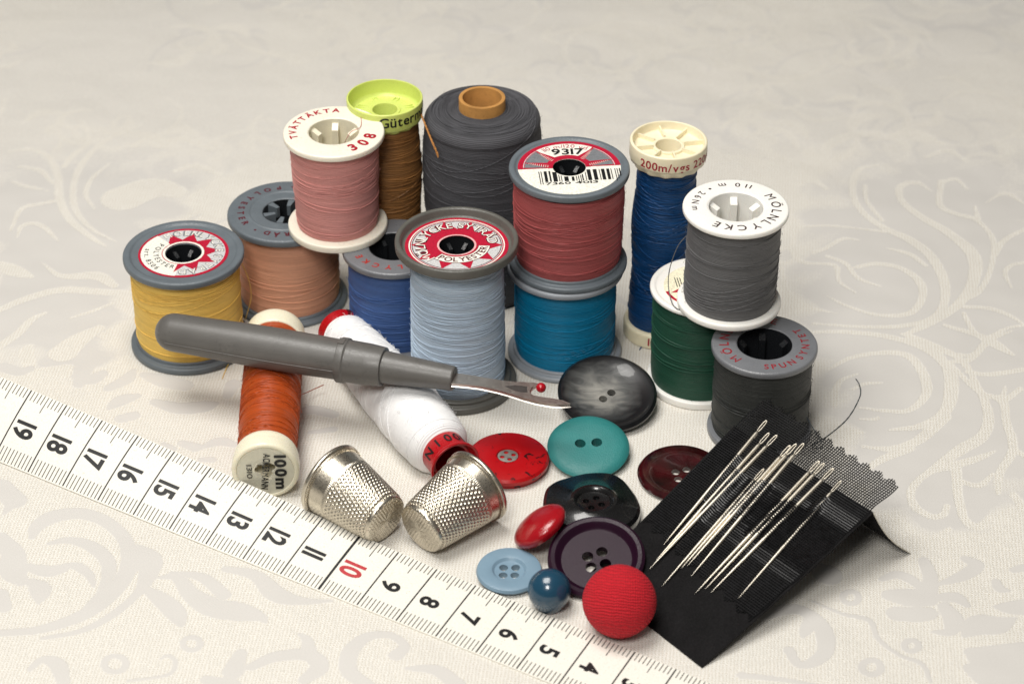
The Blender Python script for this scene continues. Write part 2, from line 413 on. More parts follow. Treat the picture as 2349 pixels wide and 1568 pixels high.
    Fg = [  # grey leaves inside the pale patch by the yellow spool and the tape
     [(450,1480,60),(480,1380,110),(540,1330,60),(575,1305,15)],[(620,1500,60),(720,1450,80),(760,1400,40)],[(700,420,25),(800,380,60),(900,430,80),(1000,380,40)],[(760,300,30),(860,280,50)]]
    O = [(20,90,25),(60,60,60),(110,80,40)]
    G = [  # grey figures between spool and tape (zoom coordinates of the left tape view)
     [(500,90,60),(600,110,110),(680,70,70)],[(720,300,40),(800,250,110),(900,220,60)],[(950,80,60),(1080,120,130),(1220,150,110)],[(1020,260,70),(1180,300,120),(1340,290,120),(1420,270,50)],[(800,370,90),(880,350,90)],[(1200,530,60),(1290,560,90)],
     [(1080,540,50),(1140,570,60)],[(1330,560,30),(1450,520,90),(1540,540,60)],[(1330,640,50),(1400,640,60)],[(1500,220,60),(1540,140,100)],[(20,30,90),(120,60,90),(200,40,60)],[(1980,330,50),(2060,310,90),(2200,340,80)],[(2050,460,40),(2200,440,60)]]
    fieldR = [(1850,500),(1900,400),(2050,330),(2400,300),(2400,1120),(2300,1140),(2270,1255),(2200,1262),(2090,1245),(2020,1150),(1960,1040),(1900,960),(1880,900),(1830,800),(1820,600)]
    fieldL = [(-40,60),(300,60),(560,120),(640,220),(560,330),(430,400),(380,520),(300,600),(280,700),(290,900),(150,900),(60,820),(-40,830)]
    fieldB = [(300,560),(520,430),(700,340),(560,200),(300,120),(300,400)]
    def fm(poly): return in_poly([tuple(at(u, v)[:2]) for u, v in poly], gx, gy).astype(np.float32)
    g = np.maximum(fm(fieldR), fm(fieldL)); g = blur(g, 22)
    # far and side ground: drifting patches of the same print
    def swirl(n, x0, x1, y0, y1, seed):
        r = np.random.default_rng(seed); out = []
        for _ in range(n):
            cx, cy = r.uniform(x0, x1), r.uniform(y0, y1); a = r.uniform(0, 6.3); s = r.choice([-1, 1]); R0 = r.uniform(.7, 2.6); w = r.uniform(.07, .2)
            q = []
            for i in range(15):
                f = i/14; rr = R0*(1 - .78*f); an = a + s*f*r.uniform(5.0, 5.2)
                q.append((cx + rr*math.cos(an), cy + rr*math.sin(an), w*(.35 + .65*math.sin(PI*min(1, f*1.15)))))
            out.append(q)
            for k in (3, 6, 9):
                bx, by, _w = q[k]; an = a + s*(k/14)*5.1 + s*.9; l = r.uniform(.6, 1.6)
                out.append([(bx, by, w*.3), (bx + l*.6*math.cos(an), by + l*.6*math.sin(an), w*1.3), (bx + l*math.cos(an + .5*s), by + l*math.sin(an + .5*s), w*.25)])
        return out
    X, Y = np.meshgrid(gx, gy)
    g = np.where((g > .02) & (g < .98), np.clip((g - .5)*2.2 + .5 + .45*np.sin(X*1.9 + 2*np.sin(Y*1.3))*np.sin(Y*2.3 + 1.5*np.sin(X*1.1)), 0, 1), g)
    far = np.clip((Y - 57.5)/4, 0, 1)*(1 - .0*X)
    patch = (np.sin(X*.33 + 1.3 + np.sin(Y*.21)*1.4)*np.sin(Y*.27 + .6 + np.sin(X*.23)*1.2) > -.15).astype(np.float32)
    patch = blur(patch, 6)
    sw_c = stroke_raster(swirl(150, -24, 24, 55, 82, 3), gx, gy, .12)
    sw_g = stroke_raster(swirl(110, -24, 24, 55, 82, 11), gx, gy, .12)
    farp = .44 + .12*(patch - .5) - .16*sw_c + .16*sw_g*(1 - sw_c)
    k = 1096/1198/1.7437; k2 = 1096/1719/1.7437; k3 = 1100/1568/1.7437; k4 = 1400/2311/1.7437
    cream = np.maximum.reduce([stroke_raster(conv(C2, 1720.5, 745.5, k), gx, gy), stroke_raster(conv(Dr, 1720.5, 286.8, k2), gx, gy), stroke_raster(conv(El, 0, 286.7, k3), gx, gy)])
    grey = np.maximum.reduce([stroke_raster(conv(A, 0, 1089.6, .4883), gx, gy), stroke_raster(conv(B, 1720.5, 745.5, k), gx, gy), stroke_raster(conv(Fg, 0, 286.7, k3), gx, gy), stroke_raster(conv(G, 0, 831.6, k4), gx, gy)])
    ring = []
    for (u, v, r0, w) in ((900,790,42,30),(540,885,52,34)):
        ring.append([(u + r0*math.cos(t), v + r0*.72*math.sin(t), w) for t in np.linspace(0, 2*PI, 13)])
    grey = np.maximum(grey, stroke_raster(conv(ring, 0, 1089.6, .4883), gx, gy))
    ring = []
    for (u, v, r0, w) in ((440,1190,35,30),(705,1400,32,30),(530,1495,42,34)):
        ring.append([(u + r0*math.cos(t), v + r0*.75*math.sin(t), w) for t in np.linspace(0, 2*PI, 13)])
    grey = np.maximum(grey, stroke_raster(conv(ring, 1720.5, 745.5, k), gx, gy))
    mid = stroke_raster(swirl(16, -7, 7, 50, 58, 21), gx, gy, .08)*.8*(g < .3)
    near = g*(1 - far) + farp*far
    M = near*(1 - cream*.95*(1 - far*.6)); M = np.maximum(M, np.where(Y < 57, grey, 0)); M = np.maximum(M, mid*(1 - cream)*(1 - far)*.75)
    out = (X < -20) | (X > 20) | (Y < 37)
    M[out] = .3
    nx, ny = len(gx), len(gy)
    Z = .0*X
    co = np.stack([X, Y, Z], -1).reshape(-1).astype(np.float32)
    me = bpy.data.meshes.new('tablecloth'); me.vertices.add(nx*ny); me.vertices.foreach_set('co', co)
    i = np.arange(nx - 1)[None, :] + nx*np.arange(ny - 1)[:, None]
    q = np.stack([i, i + 1, i + 1 + nx, i + nx], -1).reshape(-1).astype(np.int32); nf = (nx - 1)*(ny - 1)
    me.loops.add(nf*4); me.loops.foreach_set('vertex_index', q)
    me.polygons.add(nf); me.polygons.foreach_set('loop_start', np.arange(nf, dtype=np.int32)*4)
    me.update(calc_edges=True)
    at_ = me.attributes.new('print', 'FLOAT', 'POINT'); at_.data.foreach_set('value', M.reshape(-1).astype(np.float32))
    m, t, b, N, L = nt('damask_cloth')
    av = N.new('ShaderNodeAttribute'); av.attribute_name = 'print'
    tc = N.new('ShaderNodeTexCoord')
    nn = N.new('ShaderNodeTexNoise'); nn.inputs['Scale'].default_value = 9; nn.inputs['Detail'].default_value = 5; L.new(tc.outputs['Object'], nn.inputs['Vector'])
    pf = mth(N, L, 'ADD', av.outputs['Fac'], mth(N, L, 'MULTIPLY', mth(N, L, 'SUBTRACT', nn.outputs['Fac'], .5), .35))
    rp = ramp(N, [(.30, (0, 0, 0)), (.70, (1, 1, 1))]); L.new(pf, rp.inputs[0]); pr = rp.outputs[0]
    sp = N.new('ShaderNodeSeparateXYZ'); L.new(tc.outputs['Object'], sp.inputs[0])
    wob = N.new('ShaderNodeTexNoise'); wob.inputs['Scale'].default_value = 5; wob.inputs['Detail'].default_value = 4; L.new(tc.outputs['Object'], wob.inputs['Vector'])
    wo = mth(N, L, 'MULTIPLY', wob.outputs['Fac'], .09)
    def weave(o, per): return mth(N, L, 'SINE', mth(N, L, 'MULTIPLY', mth(N, L, 'ADD', o, wo), 2*PI/per))
    wx = weave(mth(N, L, 'ADD', sp.outputs[0], mth(N, L, 'MULTIPLY', sp.outputs[1], -.10)), .075); wy = weave(mth(N, L, 'ADD', sp.outputs[1], mth(N, L, 'MULTIPLY', sp.outputs[0], .10)), .062)
    wv = mth(N, L, 'MULTIPLY', wx, wy); grid = mth(N, L, 'MAXIMUM', wx, wy)
    fn = N.new('ShaderNodeTexNoise'); fn.inputs['Scale'].default_value = 38; fn.inputs['Detail'].default_value = 6; L.new(tc.outputs['Object'], fn.inputs['Vector'])
    # cream canvas: pale yarns over slightly yellower gaps
    cc = mth(N, L, 'ADD', mth(N, L, 'MULTIPLY', grid, .30), mth(N, L, 'MULTIPLY', fn.outputs['Fac'], .8))
    r1 = ramp(N, [(.25, (.63, .58, .49, 1)), (.46, (.74, .712, .65, 1)), (.75, (.80, .778, .725, 1))]); L.new(cc, r1.inputs[0])
    r2 = ramp(N, [(.25, (.55, .53, .50, 1)), (.75, (.62, .60, .568, 1))]); L.new(fn.outputs['Fac'], r2.inputs[0])
    mx = N.new('ShaderNodeMix'); mx.data_type = 'RGBA'; L.new(pr, mx.inputs[0]); L.new(r1.outputs[0], mx.inputs[6]); L.new(r2.outputs[0], mx.inputs[7])
    L.new(mx.outputs[2], b.inputs['Base Color']); b.inputs['Roughness'].default_value = .55; b.inputs['Specular IOR Level'].default_value = .3
    big = N.new('ShaderNodeTexNoise'); big.inputs['Scale'].default_value = .33; big.inputs['Detail'].default_value = 2; L.new(tc.outputs['Object'], big.inputs['Vector'])
    bpl = N.new('ShaderNodeBump'); bpl.inputs['Strength'].default_value = .45; bpl.inputs['Distance'].default_value = .5; L.new(big.outputs['Fac'], bpl.inputs['Height'])
    hgt = mth(N, L, 'ADD', mth(N, L, 'MULTIPLY', mth(N, L, 'SUBTRACT', 1.15, pr), mth(N, L, 'ADD', mth(N, L, 'MULTIPLY', wv, .35), fn.outputs['Fac'])), mth(N, L, 'MULTIPLY', pr, .9))
    bp = N.new('ShaderNodeBump'); bp.inputs['Strength'].default_value = .8; bp.inputs['Distance'].default_value = .022; L.new(bpl.outputs[0], bp.inputs['Normal']); L.new(hgt, bp.inputs['Height']); L.new(bp.outputs[0], b.inputs['Normal'])
    me.materials.append(m)
    o = bpy.data.objects.new('tablecloth', me); S.collection.objects.link(o); o['kind'] = 'structure'
tablecloth()

# ------------------------------------------------------------------ spools
def winding(parent, mat, z0, z1, rfun, loops=(), seg=96, fuzz=0, name='thread_winding', random_loops=0, tr=.012, seed=1, amp=.05):
    mb = MB(); rg = np.random.default_rng(seed)
    n = max(40, int((z1 - z0)/.03)); zs = np.linspace(z0, z1, n)
    rn = rg.normal(0, .0022, n)
    mb.lathe([(rfun(z) + rn[i], z) for i, z in enumerate(zs)], seg, 0, closed=False)
    L = list(loops)
    for _ in range(random_loops):
        L.append((rg.uniform(z0 + .12, z1 - .12), abs(rg.normal(0, amp)) + .01, rg.uniform(0, 360)))
    for zc, a, ph in L:
        pts = []
        for j in range(72):
            t = 2*PI*j/72; z = zc + a*math.sin(t - R_(ph)) + .012*math.sin(3*t + ph)
            z = min(max(z, z0 + .02), z1 - .02); r = rfun(z) + tr*.45
            pts.append((r*math.cos(t), r*math.sin(t), z))
        mb.tube(pts, tr, 5, 0, closed=True)
    for _ in range(fuzz):                        # stray fibres standing off the yarn
        a = rg.uniform(0, 2*PI); z = rg.uniform(z0 + .03, z1 - .03); r = rfun(z); P = []
        d = rg.normal(0, 1, 3); l = rg.uniform(.03, .09)
        for k in range(4):
            f = k/3; rr = r + .01 + l*f*(1.1 - f*.6); aa = a + d[0]*.05*f/max(r, .3); P.append((rr*math.cos(aa), rr*math.sin(aa), z + d[1]*.05*f + d[2]*.02*f*f))
        mb.tube(P, 0.0034, 3, 0, cap=False)
    return mb.build(name, mat, parent, angle=60)

def flange_prof(R, rh, z0, z1, recess=0, rr=.86, tier=0, tier_r=.9, rad=.05, up=True):
    """closed outline of a disc with a hole; recess on the outer face, a narrower tier on the inner one"""
    P = [(rh, z0 + 0), (R*tier_r if tier else R, z0)]
    if tier: P += [(R*tier_r, z0 + tier), (R, z0 + tier)]
    P += [(R, z1)]
    if recess: P += [(R*(rr + .035), z1), (R*rr, z1 - recess)]
    P += [(rh, z1 - recess)]
    if not up: P = [(r, z0 + z1 - z) for r, z in P][::-1]
    return rnd(P, rad, 4)

def core(parent, mat, rh, z0, z1, ribs=6, rw=.09, rin=.62, top=.12, rot=0, floor=True):
    mb = MB(); ro = rh + .05
    mb.lathe([(rh, z0), (rh, z1), (ro, z1), (ro, z0)], 64)
    for i in range(ribs):
        a = 2*PI*i/ribs + R_(rot); w = rw
        v = []
        for rr_, zt in ((rh*rin, z1 - top - .10), (rh + .01, z1 - top)):
            for sd in (-1, 1):
                for z in (z0, zt):
                    v.append((rr_*math.cos(a) - sd*w/2*math.sin(a), rr_*math.sin(a) + sd*w/2*math.cos(a), z))
        mb.add(v, [(0,1,3,2),(4,6,7,5),(0,4,5,1),(2,3,7,6),(0,2,6,4),(1,5,7,3)])
    return mb.build('core', mat, parent, angle=25)

GS = 'upright spools of sewing thread'
def spool(name, label, X, Y, Z0, R, H, fl_mat, core_mat, th_mat, rb, tf=.16, bf=.18, rh=.42, recess=0, rr=.86, tier=0, rib=6, ribrot=0, loops=(), rl=8, fuzz=60, seed=1, rad=.05, rb2=None, top_rib=.14, rot=0, btier=0, tilt=None, rin=.62, amp=.05, rw=.09, R2=None):
    t = thing(name, label, 'thread spool', (X, Y, Z0), GS)
    t.rotation_euler = (tilt[0] if tilt else 0, tilt[1] if tilt else 0, R_(rot))
    R2 = R2 or R
    mb = MB(); mb.lathe(flange_prof(R, rh, H - tf, H, recess, rr, tier, .9, rad), 128); mb.build('flange', fl_mat, t)
    mb = MB(); mb.lathe(flange_prof(R2, rh, 0, bf, 0, .86, btier, .9, rad, up=False), 128); mb.build('flange', fl_mat, t)
    core(t, core_mat, rh, .02, H - recess - .02, rib, rw=rw, rot=ribrot, top=top_rib, rin=rin)
    z0, z1 = bf - .01, H - tf + .01
    b2 = rb2 if rb2 is not None else rb
    f = lambda z: (b2 + (rb - b2)*((z - z0)/(z1 - z0))) - .03*abs(2*(z - z0)/(z1 - z0) - 1)**6
    winding(t, th_mat, z0, z1, f, loops, random_loops=rl, seed=seed, fuzz=fuzz, amp=amp)
    return t, f

def label_base(t, R, rh, z, mat):
    mb = MB(); mb.lathe([(rh, z), (R, z), (R, z + .008), (rh, z + .008)], 96); return mb.build('label', mat, t)

def star(mb, n, r_in, r_out, rh, z, m, a0=0, skip=None):
    v = []; f = []
    for i in range(2*n):
        a = R_(a0) + PI*i/n; r = r_out if i % 2 == 0 else r_in
        v += [(rh*math.cos(a), rh*math.sin(a), z), (r*math.cos(a), r*math.sin(a), z)]
    for i in range(2*n):
        k = (i + 1) % (2*n)
        if skip and skip(math.degrees(R_(a0) + PI*(i + .5)/n) % 360): continue
        f.append((2*i, 2*i + 1, 2*k + 1, 2*k))
    mb.add(v, f, m)

def strand(parent, pts, r, mat, name='loose_thread'):
    P = np.array(pts, float); E_ = np.vstack([2*P[0] - P[1], P, 2*P[-1] - P[-2]]); Q = []
    for i in range(1, len(E_) - 2):
        for t in np.linspace(0, 1, 10, endpoint=False):
            a, b, c, d = E_[i-1], E_[i], E_[i+1], E_[i+2]
            Q.append(.5*((2*b) + (-a + c)*t + (2*a - 5*b + 4*c - d)*t*t + (-a + 3*b - 3*c + d)*t**3))
    Q.append(P[-1]); mb = MB()
    if parent is not None:
        M = parent.matrix_basis.inverted(); Q = [M @ Vector(q) for q in Q]
    # two plies twisted together
    Q = [Vector(q) for q in Q]; L0 = 0; plies = ([], [])
    for i, q in enumerate(Q):
        tng = (Q[min(i+1, len(Q)-1)] - Q[max(i-1, 0)]).normalized(); x = tng.cross(Vector((0, 0, 1)) if abs(tng.z) < .9 else Vector((1, 0, 0))).normalized(); y = tng.cross(x)
        if i: L0 += (q - Q[i-1]).length
        a = L0/(r*9)*2*PI
        for k in (0, 1): plies[k].append(q + (x*math.cos(a + PI*k) + y*math.sin(a + PI*k))*r*.4)
    for p in plies: mb.tube(p, r*.66, 5)
    return mb.build(name, mat, parent)

YEL = thread('yellow_yarn', lin(242, 200, 102), band=.16); PEA = thread('peach_yarn', lin(216, 158, 128), band=.16)
PIN = thread('pink_yarn', lin(208, 144, 138), band=.17); BRO = thread('brown_yarn', lin(144, 100, 55), period=.05, tilt=.22, band=.28)
CON = thread('charcoal_yarn', lin(76, 76, 80), period=.04, tilt=.16, band=.2, rough=.8); BLU = thread('blue_yarn', lin(64, 94, 148), band=.18)
LBL = thread('pale_blue_yarn', lin(182, 199, 216), period=.045, tilt=.2, band=.15); MAR = thread('rose_red_yarn', lin(162, 80, 80), band=.17)
TEA = thread('turquoise_yarn', lin(0, 122, 164), band=.18); NAV = thread('navy_yarn', lin(10, 64, 114), period=.05, tilt=.25, band=.3)
GRY = thread('grey_yarn', lin(98, 98, 99), band=.16); GRN = thread('green_yarn', lin(28, 74, 56), band=.18)
CHA = thread('dark_grey_yarn', lin(50, 52, 50), band=.16); ORA = thread('orange_yarn', lin(172, 72, 26), period=.04, tilt=.3, band=.28, rough=.4)
WTH = thread('white_yarn', lin(238, 238, 238), period=.04, tilt=.3, band=.035, rough=.85)

# --- yellow
yx, yy = -7.868, 51.734
t, f = spool('thread_spool', 'grey spool of yellow thread with round red and white label, leftmost', yx, yy, 0, 1.45, 2.63, BLUEGREY, DARKP, YEL, 1.30,
         tf=.27, bf=.27, rh=.42, recess=.045, tier=.09, btier=.10, rib=6, ribrot=10, seed=2, rl=4, rad=.06,
         loops=[(2.1, .16, 250), (2.08, .12, 262), (2.02, .10, 270), (1.98, .15, 258), (1.93, .19, 266), (1.86, .2, 245), (2.2, .08, 270), (1.72, .27, 262), (2.15, .13, 275)])
zt = 2.63 - .045 + .002
lb = label_base(t, 1.08, .44, zt, RED)
mb = MB(); z = zt + .011
mb.ann(.44, .50, 0, 360, z + .002, 1, 72); mb.ann(.52, 1.02, 133, 265, z, 1); mb.ann(.52, 1.0, -95, 133, z - .001, 2, 80)
star(mb, 10, .58, .88, .5, z + .002, 0, 8, skip=lambda a: 130 < a < 268)
mb.build('emblem', [RED, WHT, SIL, BLK, GRI], lb, False); mb = MB()
ring_text(mb, 'MÖLNLYCKE SYTRÅD', .86, 122, -86, .20, z + .004, False, 4, .95, .04); ring_text(mb, 'MÖLNLYCKE SYTRÅD', .86, 122, -86, .18, z + .007, False, 1, .95, .0)
mb.build('lettering', [RED, WHT, SIL, BLK, GRI], lb, False); mb = MB()
ring_text(mb, 'POLYESTER', .65, 150, 252, .13, z + .004, True, 3, .95, .008); mb.build('lettering', [RED, WHT, SIL, BLK, GRI], lb, False); mb = MB(); ring_text(mb, 'art. 8506', .87, 172, 230, .13, z + .004, True, 3, .95, .008)
mb.build('lettering', [RED, WHT, SIL, BLK, GRI], lb, False)
strand(t, [at(553, 600, 2.2), at(570, 640, 1.6), at(576, 680, 1.0), at(566, 722, .4), (at(560, 735, .06))], .012, YEL)
strand(t, [at(527, 829, .08), at(519, 845, .03), at(510, 868, .015)], .012, YEL)

# --- peach
px_, py_ = -5.569, 53.709
t, f = spool('thread_spool', 'grey spool of peach thread under the pink one, POLYESTER on its rim', px_, py_, 0, 1.436, 2.563, BLUEGREY, DARKP, PEA, 1.25,
         tf=.2, bf=.2, rh=.55, seed=3, rib=0, rl=3, rad=.07, loops=[(1.15, .03, 260)], btier=.08)
mb = MB(); H = 2.563
mb.lathe([(.86, H - .002), (.90, H + .018), (.94, H - .002)], 96, 0, closed=False)
for i in range(6):                                  # the webs that cross the hub
    a = R_(60*i + 18); c, s_ = math.cos(a), math.sin(a); v = []
    for r_, w in ((.26, .09), (.57, .17)):
        for sd in (-1, 1):
            for z in (H - .3, H - .02): v.append((r_*c - sd*w/2*s_, r_*s_ + sd*w/2*c, z))
    mb.add(v, [(0,1,3,2),(4,6,7,5),(0,4,5,1),(2,3,7,6),(0,2,6,4),(1,5,7,3)])
mb.build('hub', BLUEGREY, t)
for a_ in (('POLYESTER', 1.10, 103, 212, .15, H + .003, True, 0, 1, .035), ('•', 1.12, 85, 85, .15, H + .003, True, 0, 1, .02), ('•', 1.12, 233, 233, .15, H + .003, True, 0, 1, .02), ('SYTRÅD', 1.10, 310, 250, .15, H + .003, False, 0, 1, .035)):
    mb = MB(); ring_text(mb, *a_); mb.build('lettering', DRED, t, False)

# --- pink
t, f = spool('thread_spool', 'white spool of pink thread stacked on two spools, TVÄTTÄKTA 308 on top', -4.232, 52.922, 2.575, 1.205, 2.70, CREAMP, HOLLOW, PIN, 1.06, tf=.16, bf=.19, rh=.60,
         rb2=.99, seed=4, rl=6, rib=6, ribrot=30, top_rib=.10, rin=.66, rw=.15, fuzz=120, tilt=(R_(.6), R_(0)),
         loops=[(1.75, .12, 280), (1.68, .16, 300), (1.62, .05, 250), (1.58, .07, 265), (1.52, .03, 270), (1.48, .06, 290), (1.43, .02, 270), (1.7, .22, 335), (2.25, .1, 250), (.35, .1, 300), (.42, .14, 310), (2.1, .12, 320), (1.9, .15, 330)])
H = 2.70; RP = ink('red_print', lin(165, 18, 40))
for a_ in (('TVÄTTÄKTA', .97, 197, 90, .17, H + .003, False, 0, 1.0, .03), ('308', .90, 303, 345, .27, H + .003, True, 0, 1.0, .04)):
    mb = MB(); ring_text(mb, *a_); mb.build('lettering', RP, t, False)
strand(t, [at(820, 252, 5.29), at(828, 272, 5.30), at(826, 292, 5.30), at(806, 302, 5.31), at(795, 318, 5.15), at(790, 330, 4.9)], .010, PIN)

# --- lime topped brown tube spool
def tube_spool(name, label, X, Y, R, H, capm, th, rb, text, tcol, ta, tsize, seed, lime, tilt=(0, 0), bot=None):
    t = thing(name, label, 'thread spool', (X, Y, 0), GS); t.rotation_euler = (tilt[0], tilt[1], 0)
    ch = .62; rim = .05
    mb = MB()
    if lime: prof = [(R - .05, H), (R, H - .015), (R - .02, H - .50), (R - .10, H - .55), (.36, H - .57), (.36, H - .36), (R - .12, H - .44), (R - .06, H - .36), (R - .05, H - .1)]
    else: prof = [(R - .07, H), (R, H - .015), (R - .0, H - .42), (.36, H - .45), (.36, H - .22), (R - .09, H - .22)]
    mb.lathe(rnd(prof, .03, 3), 96)
    n = 14; v = []; f = []                            # wavy skirt beneath the cap
    for j in range(112):
        a = 2*PI*j/112; w = .045*math.sin(n*a)
        for r_, z in ((R - .03, H - .43), (R - .05 + w*.5, H - .52 + w*.3), (R - .12 + w, H - .60 + w*.4), (R - .30, H - .60)): v.append((r_*math.cos(a), r_*math.sin(a), z))
    for j in range(112):
        k = (j + 1) % 112
        for i in range(3): f.append((j*4 + i, k*4 + i, k*4 + i + 1, j*4 + i + 1))
    mb.add(v, f); mb.build('cap', capm, t)
    mb = MB(); mb.lathe(rnd([(.30, 0.02), (.38, .02), (.38, H - (.34 if lime else .16)), (.30, H - (.34 if lime else .16))], .02, 2), 64)
    if not lime:
        for i in range(8):
            a = R_(45*i + 12); mb.box(((.37 + R - .08)/2*math.cos(a), (.37 + R - .08)/2*math.sin(a), H - .17), (R - .08 - .37, .035, .12), rz=a)
    else:
        for i in range(8):
            a = R_(45*i + 22.5)
            for s_ in (-1, 1):
                c0 = Vector((.60*math.cos(a), .60*math.sin(a), H - .40)) + Vector((-math.sin(a), math.cos(a), 0))*s_*.05
                mb.box(c0, (.26, .022, .03), rz=a)
            mb.box((.73*math.cos(a), .73*math.sin(a), H - .415), (.022, .12, .03), rz=a)
    mb.build('hub', capm, t)
    mb = MB(); Rb = R*(.93 if not lime else 1)
    mb.lathe(rnd([(.3, 0), (Rb, 0), (Rb, .40), (.3, .46)], .07, 4), 96)
    bt = mb.build('foot', capm, t)
    z0, z1 = .42, H - .57
    winding(t, th, z0, z1, lambda z: rb + .03*math.sin(z*2.6 + seed) - .02*abs(2*(z - z0)/(z1 - z0) - 1)**4, random_loops=46, seed=seed, fuzz=90, tr=.017, amp=.20)
    mb = MB(); cyl_text(mb, text, R + .006, ta, H - .36 if not lime else H - .34, tsize, 0, 1.0, .015); mb.build('lettering', tcol, t, False)
    if bot:
        mb = MB(); cyl_text(mb, bot[0], Rb + .006, bot[1], .12, .2, 0, 1.0, .02); mb.build('lettering', tcol, t, False)
    return t
LIME = plastic('lime_plastic', lin(206, 218, 116), .3, sss=.2, var=.04)
IVORY = plastic('ivory_plastic', lin(236, 226, 196), .32, sss=.2, var=.04, dirt=.05)
p = at(882, 222, 5.45)
tube_spool('thread_spool', 'tall brown thread spool with open lime green cap behind the pink one', p[0], p[1], .925, 5.45, LIME, BRO, .83, 'Gütermann', BLK, 263, .25, 5, True)
p_l = p
strand(bpy.data.objects['thread_spool.003'], [atY(966, 262, 54.0), atY(975, 285, 53.6), atY(990, 322, 53.1), atY(1002, 350, 52.9), atY(1005, 361, 52.86)], .026, thread('tan_yarn', lin(176, 122, 66), band=.1))
RPR = ink('red_cap_print', lin(160, 24, 44))
t = tube_spool('thread_spool', 'tall navy blue thread spool with ivory cap at the back right', 3.586, 52.211, .915, 5.45, IVORY, NAV, .73, '200m/vgs 220yds', RPR, 222, .20, 6, False, tilt=(0, R_(1.0)), bot=('100%', 250))
strand(t, [at(1492, 775, .10), at(1476, 790, .04), at(1467, 802, .02)], .014, NAV)

# --- charcoal cone
cx_, cy_ = -.724, 54.35
t = thing('yarn_tube', 'fat charcoal grey yarn wound on a brown cardboard tube at the back', 'yarn tube', (cx_, cy_, 0))
KRAFT = plastic('kraft_cardboard', lin(178, 128, 66), .8, bump=.03, var=.18, dirt=.2)
mb = MB(); mb.lathe(rnd([(.47, 0), (.565, 0), (.565, 5.38), (.47, 5.38)], .02, 2), 72); mb.build('cardboard_core', KRAFT, t)
def fc(z):
    if z > 4.72: return 1.42 - .14*((z - 4.72)/.28)**2.5
    if z < .15: return 1.30
    return 1.42 - .05*math.sin(z*1.4) - (.04*(2 - z) if z < 2 else 0)
wd = winding(t, CON, .05, 5.0, fc, random_loops=11, seed=9, fuzz=900, tr=.012, amp=.28)
mb = MB(); rr_ = np.linspace(1.285, .56, 60); rg = np.random.default_rng(4)
mb.lathe([(r, 5.0 + .010*math.sin(i*2.4) + .11*(1.285 - r) + rg.normal(0, .004)) for i, r in enumerate(rr_)], 128, 0, False)
for i in range(36):
    r0 = .58 + .69*i/36; ecc = rg.uniform(0, .035); ph = rg.uniform(0, 6.28)
    mb.tube([((r0 + ecc*math.cos(a - ph))*math.cos(a), (r0 + ecc*math.cos(a - ph))*math.sin(a), 5.005 + .11*(1.285 - r0) + .006*math.sin(5*a + ph)) for a in np.linspace(0, 2*PI, 72, endpoint=False)], .012, 5, closed=True)
mb.build('wound_top', CON, t, angle=70)

# --- blue
t, f = spool('thread_spool', 'silver grey spool of bright blue thread half hidden behind the white spool', -2.83, 52.068, 0, 1.26, 2.575, SILVER, DARKP, BLU, 1.13, tf=.17, bf=.2, rh=.6, seed=12, rl=10, rad=.06,
         loops=[(1.5, .3, 200), (1.0, .05, 270), (.95, .08, 260)], rin=.8)
mb = MB(); ring_text(mb, 'MÖLNLYCKE', .95, 350, 210, .16, 2.578, False, 0, 1, .03); ring_text(mb, 'K', .93, 277, 277, .17, 2.579, True, 0, 1, .03) if False else None
mb.build('lettering', ink('orange_red_print', lin(170, 40, 30)), t, False)

# --- pale blue tall
LX, LY, LH = -1.278, 50.043, 4.07
t, f = spool('thread_spool', 'tall pale blue thread spool with deep grey rim and MÖLNLYCKE SYTRÅD label', LX, LY, 0, 1.43, LH, WARMGREY, DARKP, LBL, 1.07, tf=.34, bf=.26, rh=.43, recess=.20, rr=.885, tier=.10, btier=.08,
               rib=6, ribrot=0, seed=21, rl=50, rad=.05, rb2=1.12, fuzz=200, amp=.09, R2=1.38)
zt = LH - .20 + .002
lb = label_base(t, 1.20, .41, zt, RED)
mb = MB(); z = zt + .011
mb.ann(1.085, 1.115, 0, 360, z, 1, 96); mb.ann(.42, 1.06, 0, 360, z, 2, 96); mb.ann(1.02, 1.04, 0, 360, z + .002, 3, 96)
star(mb, 10, .70, 1.06, .455, z + .003, 0, 0); mb.ann(.41, .455, 0, 360, z + .004, 4, 72)
PKE = ink('pink_paper_edge', lin(222, 170, 170)); mb.build('emblem', [RED, WHT, SIL, DRED, PKE], lb, False); mb = MB()
ring_text(mb, 'MÖLNLYCKE', .84, 221, 103, .235, z + .006, False, 3, 1.0, .045); ring_text(mb, 'MÖLNLYCKE', .84, 221, 103, .22, z + .009, False, 1, 1.0, .0)
mb.build('lettering', [RED, WHT, SIL, DRED, PKE], lb, False); mb = MB()
ring_text(mb, 'SYTRÅD', .84, 84, 12, .235, z + .006, False, 3, 1.0, .045); ring_text(mb, 'SYTRÅD', .84, 84, 12, .22, z + .009, False, 1, 1.0, .0)
mb.build('lettering', [RED, WHT, SIL, DRED, PKE], lb, False); mb = MB()
mb.ann(.50, .78, 228, 358, z + .005, 3); mb.ann(.515, .765, 229.5, 356.5, z + .007, 1)
ring_text(mb, 'POLYESTER', .64, 238, 348, .165, z + .010, True, 3, 1.0, .02)
mb.build('lettering', [RED, WHT, SIL, DRED, PKE], lb, False)

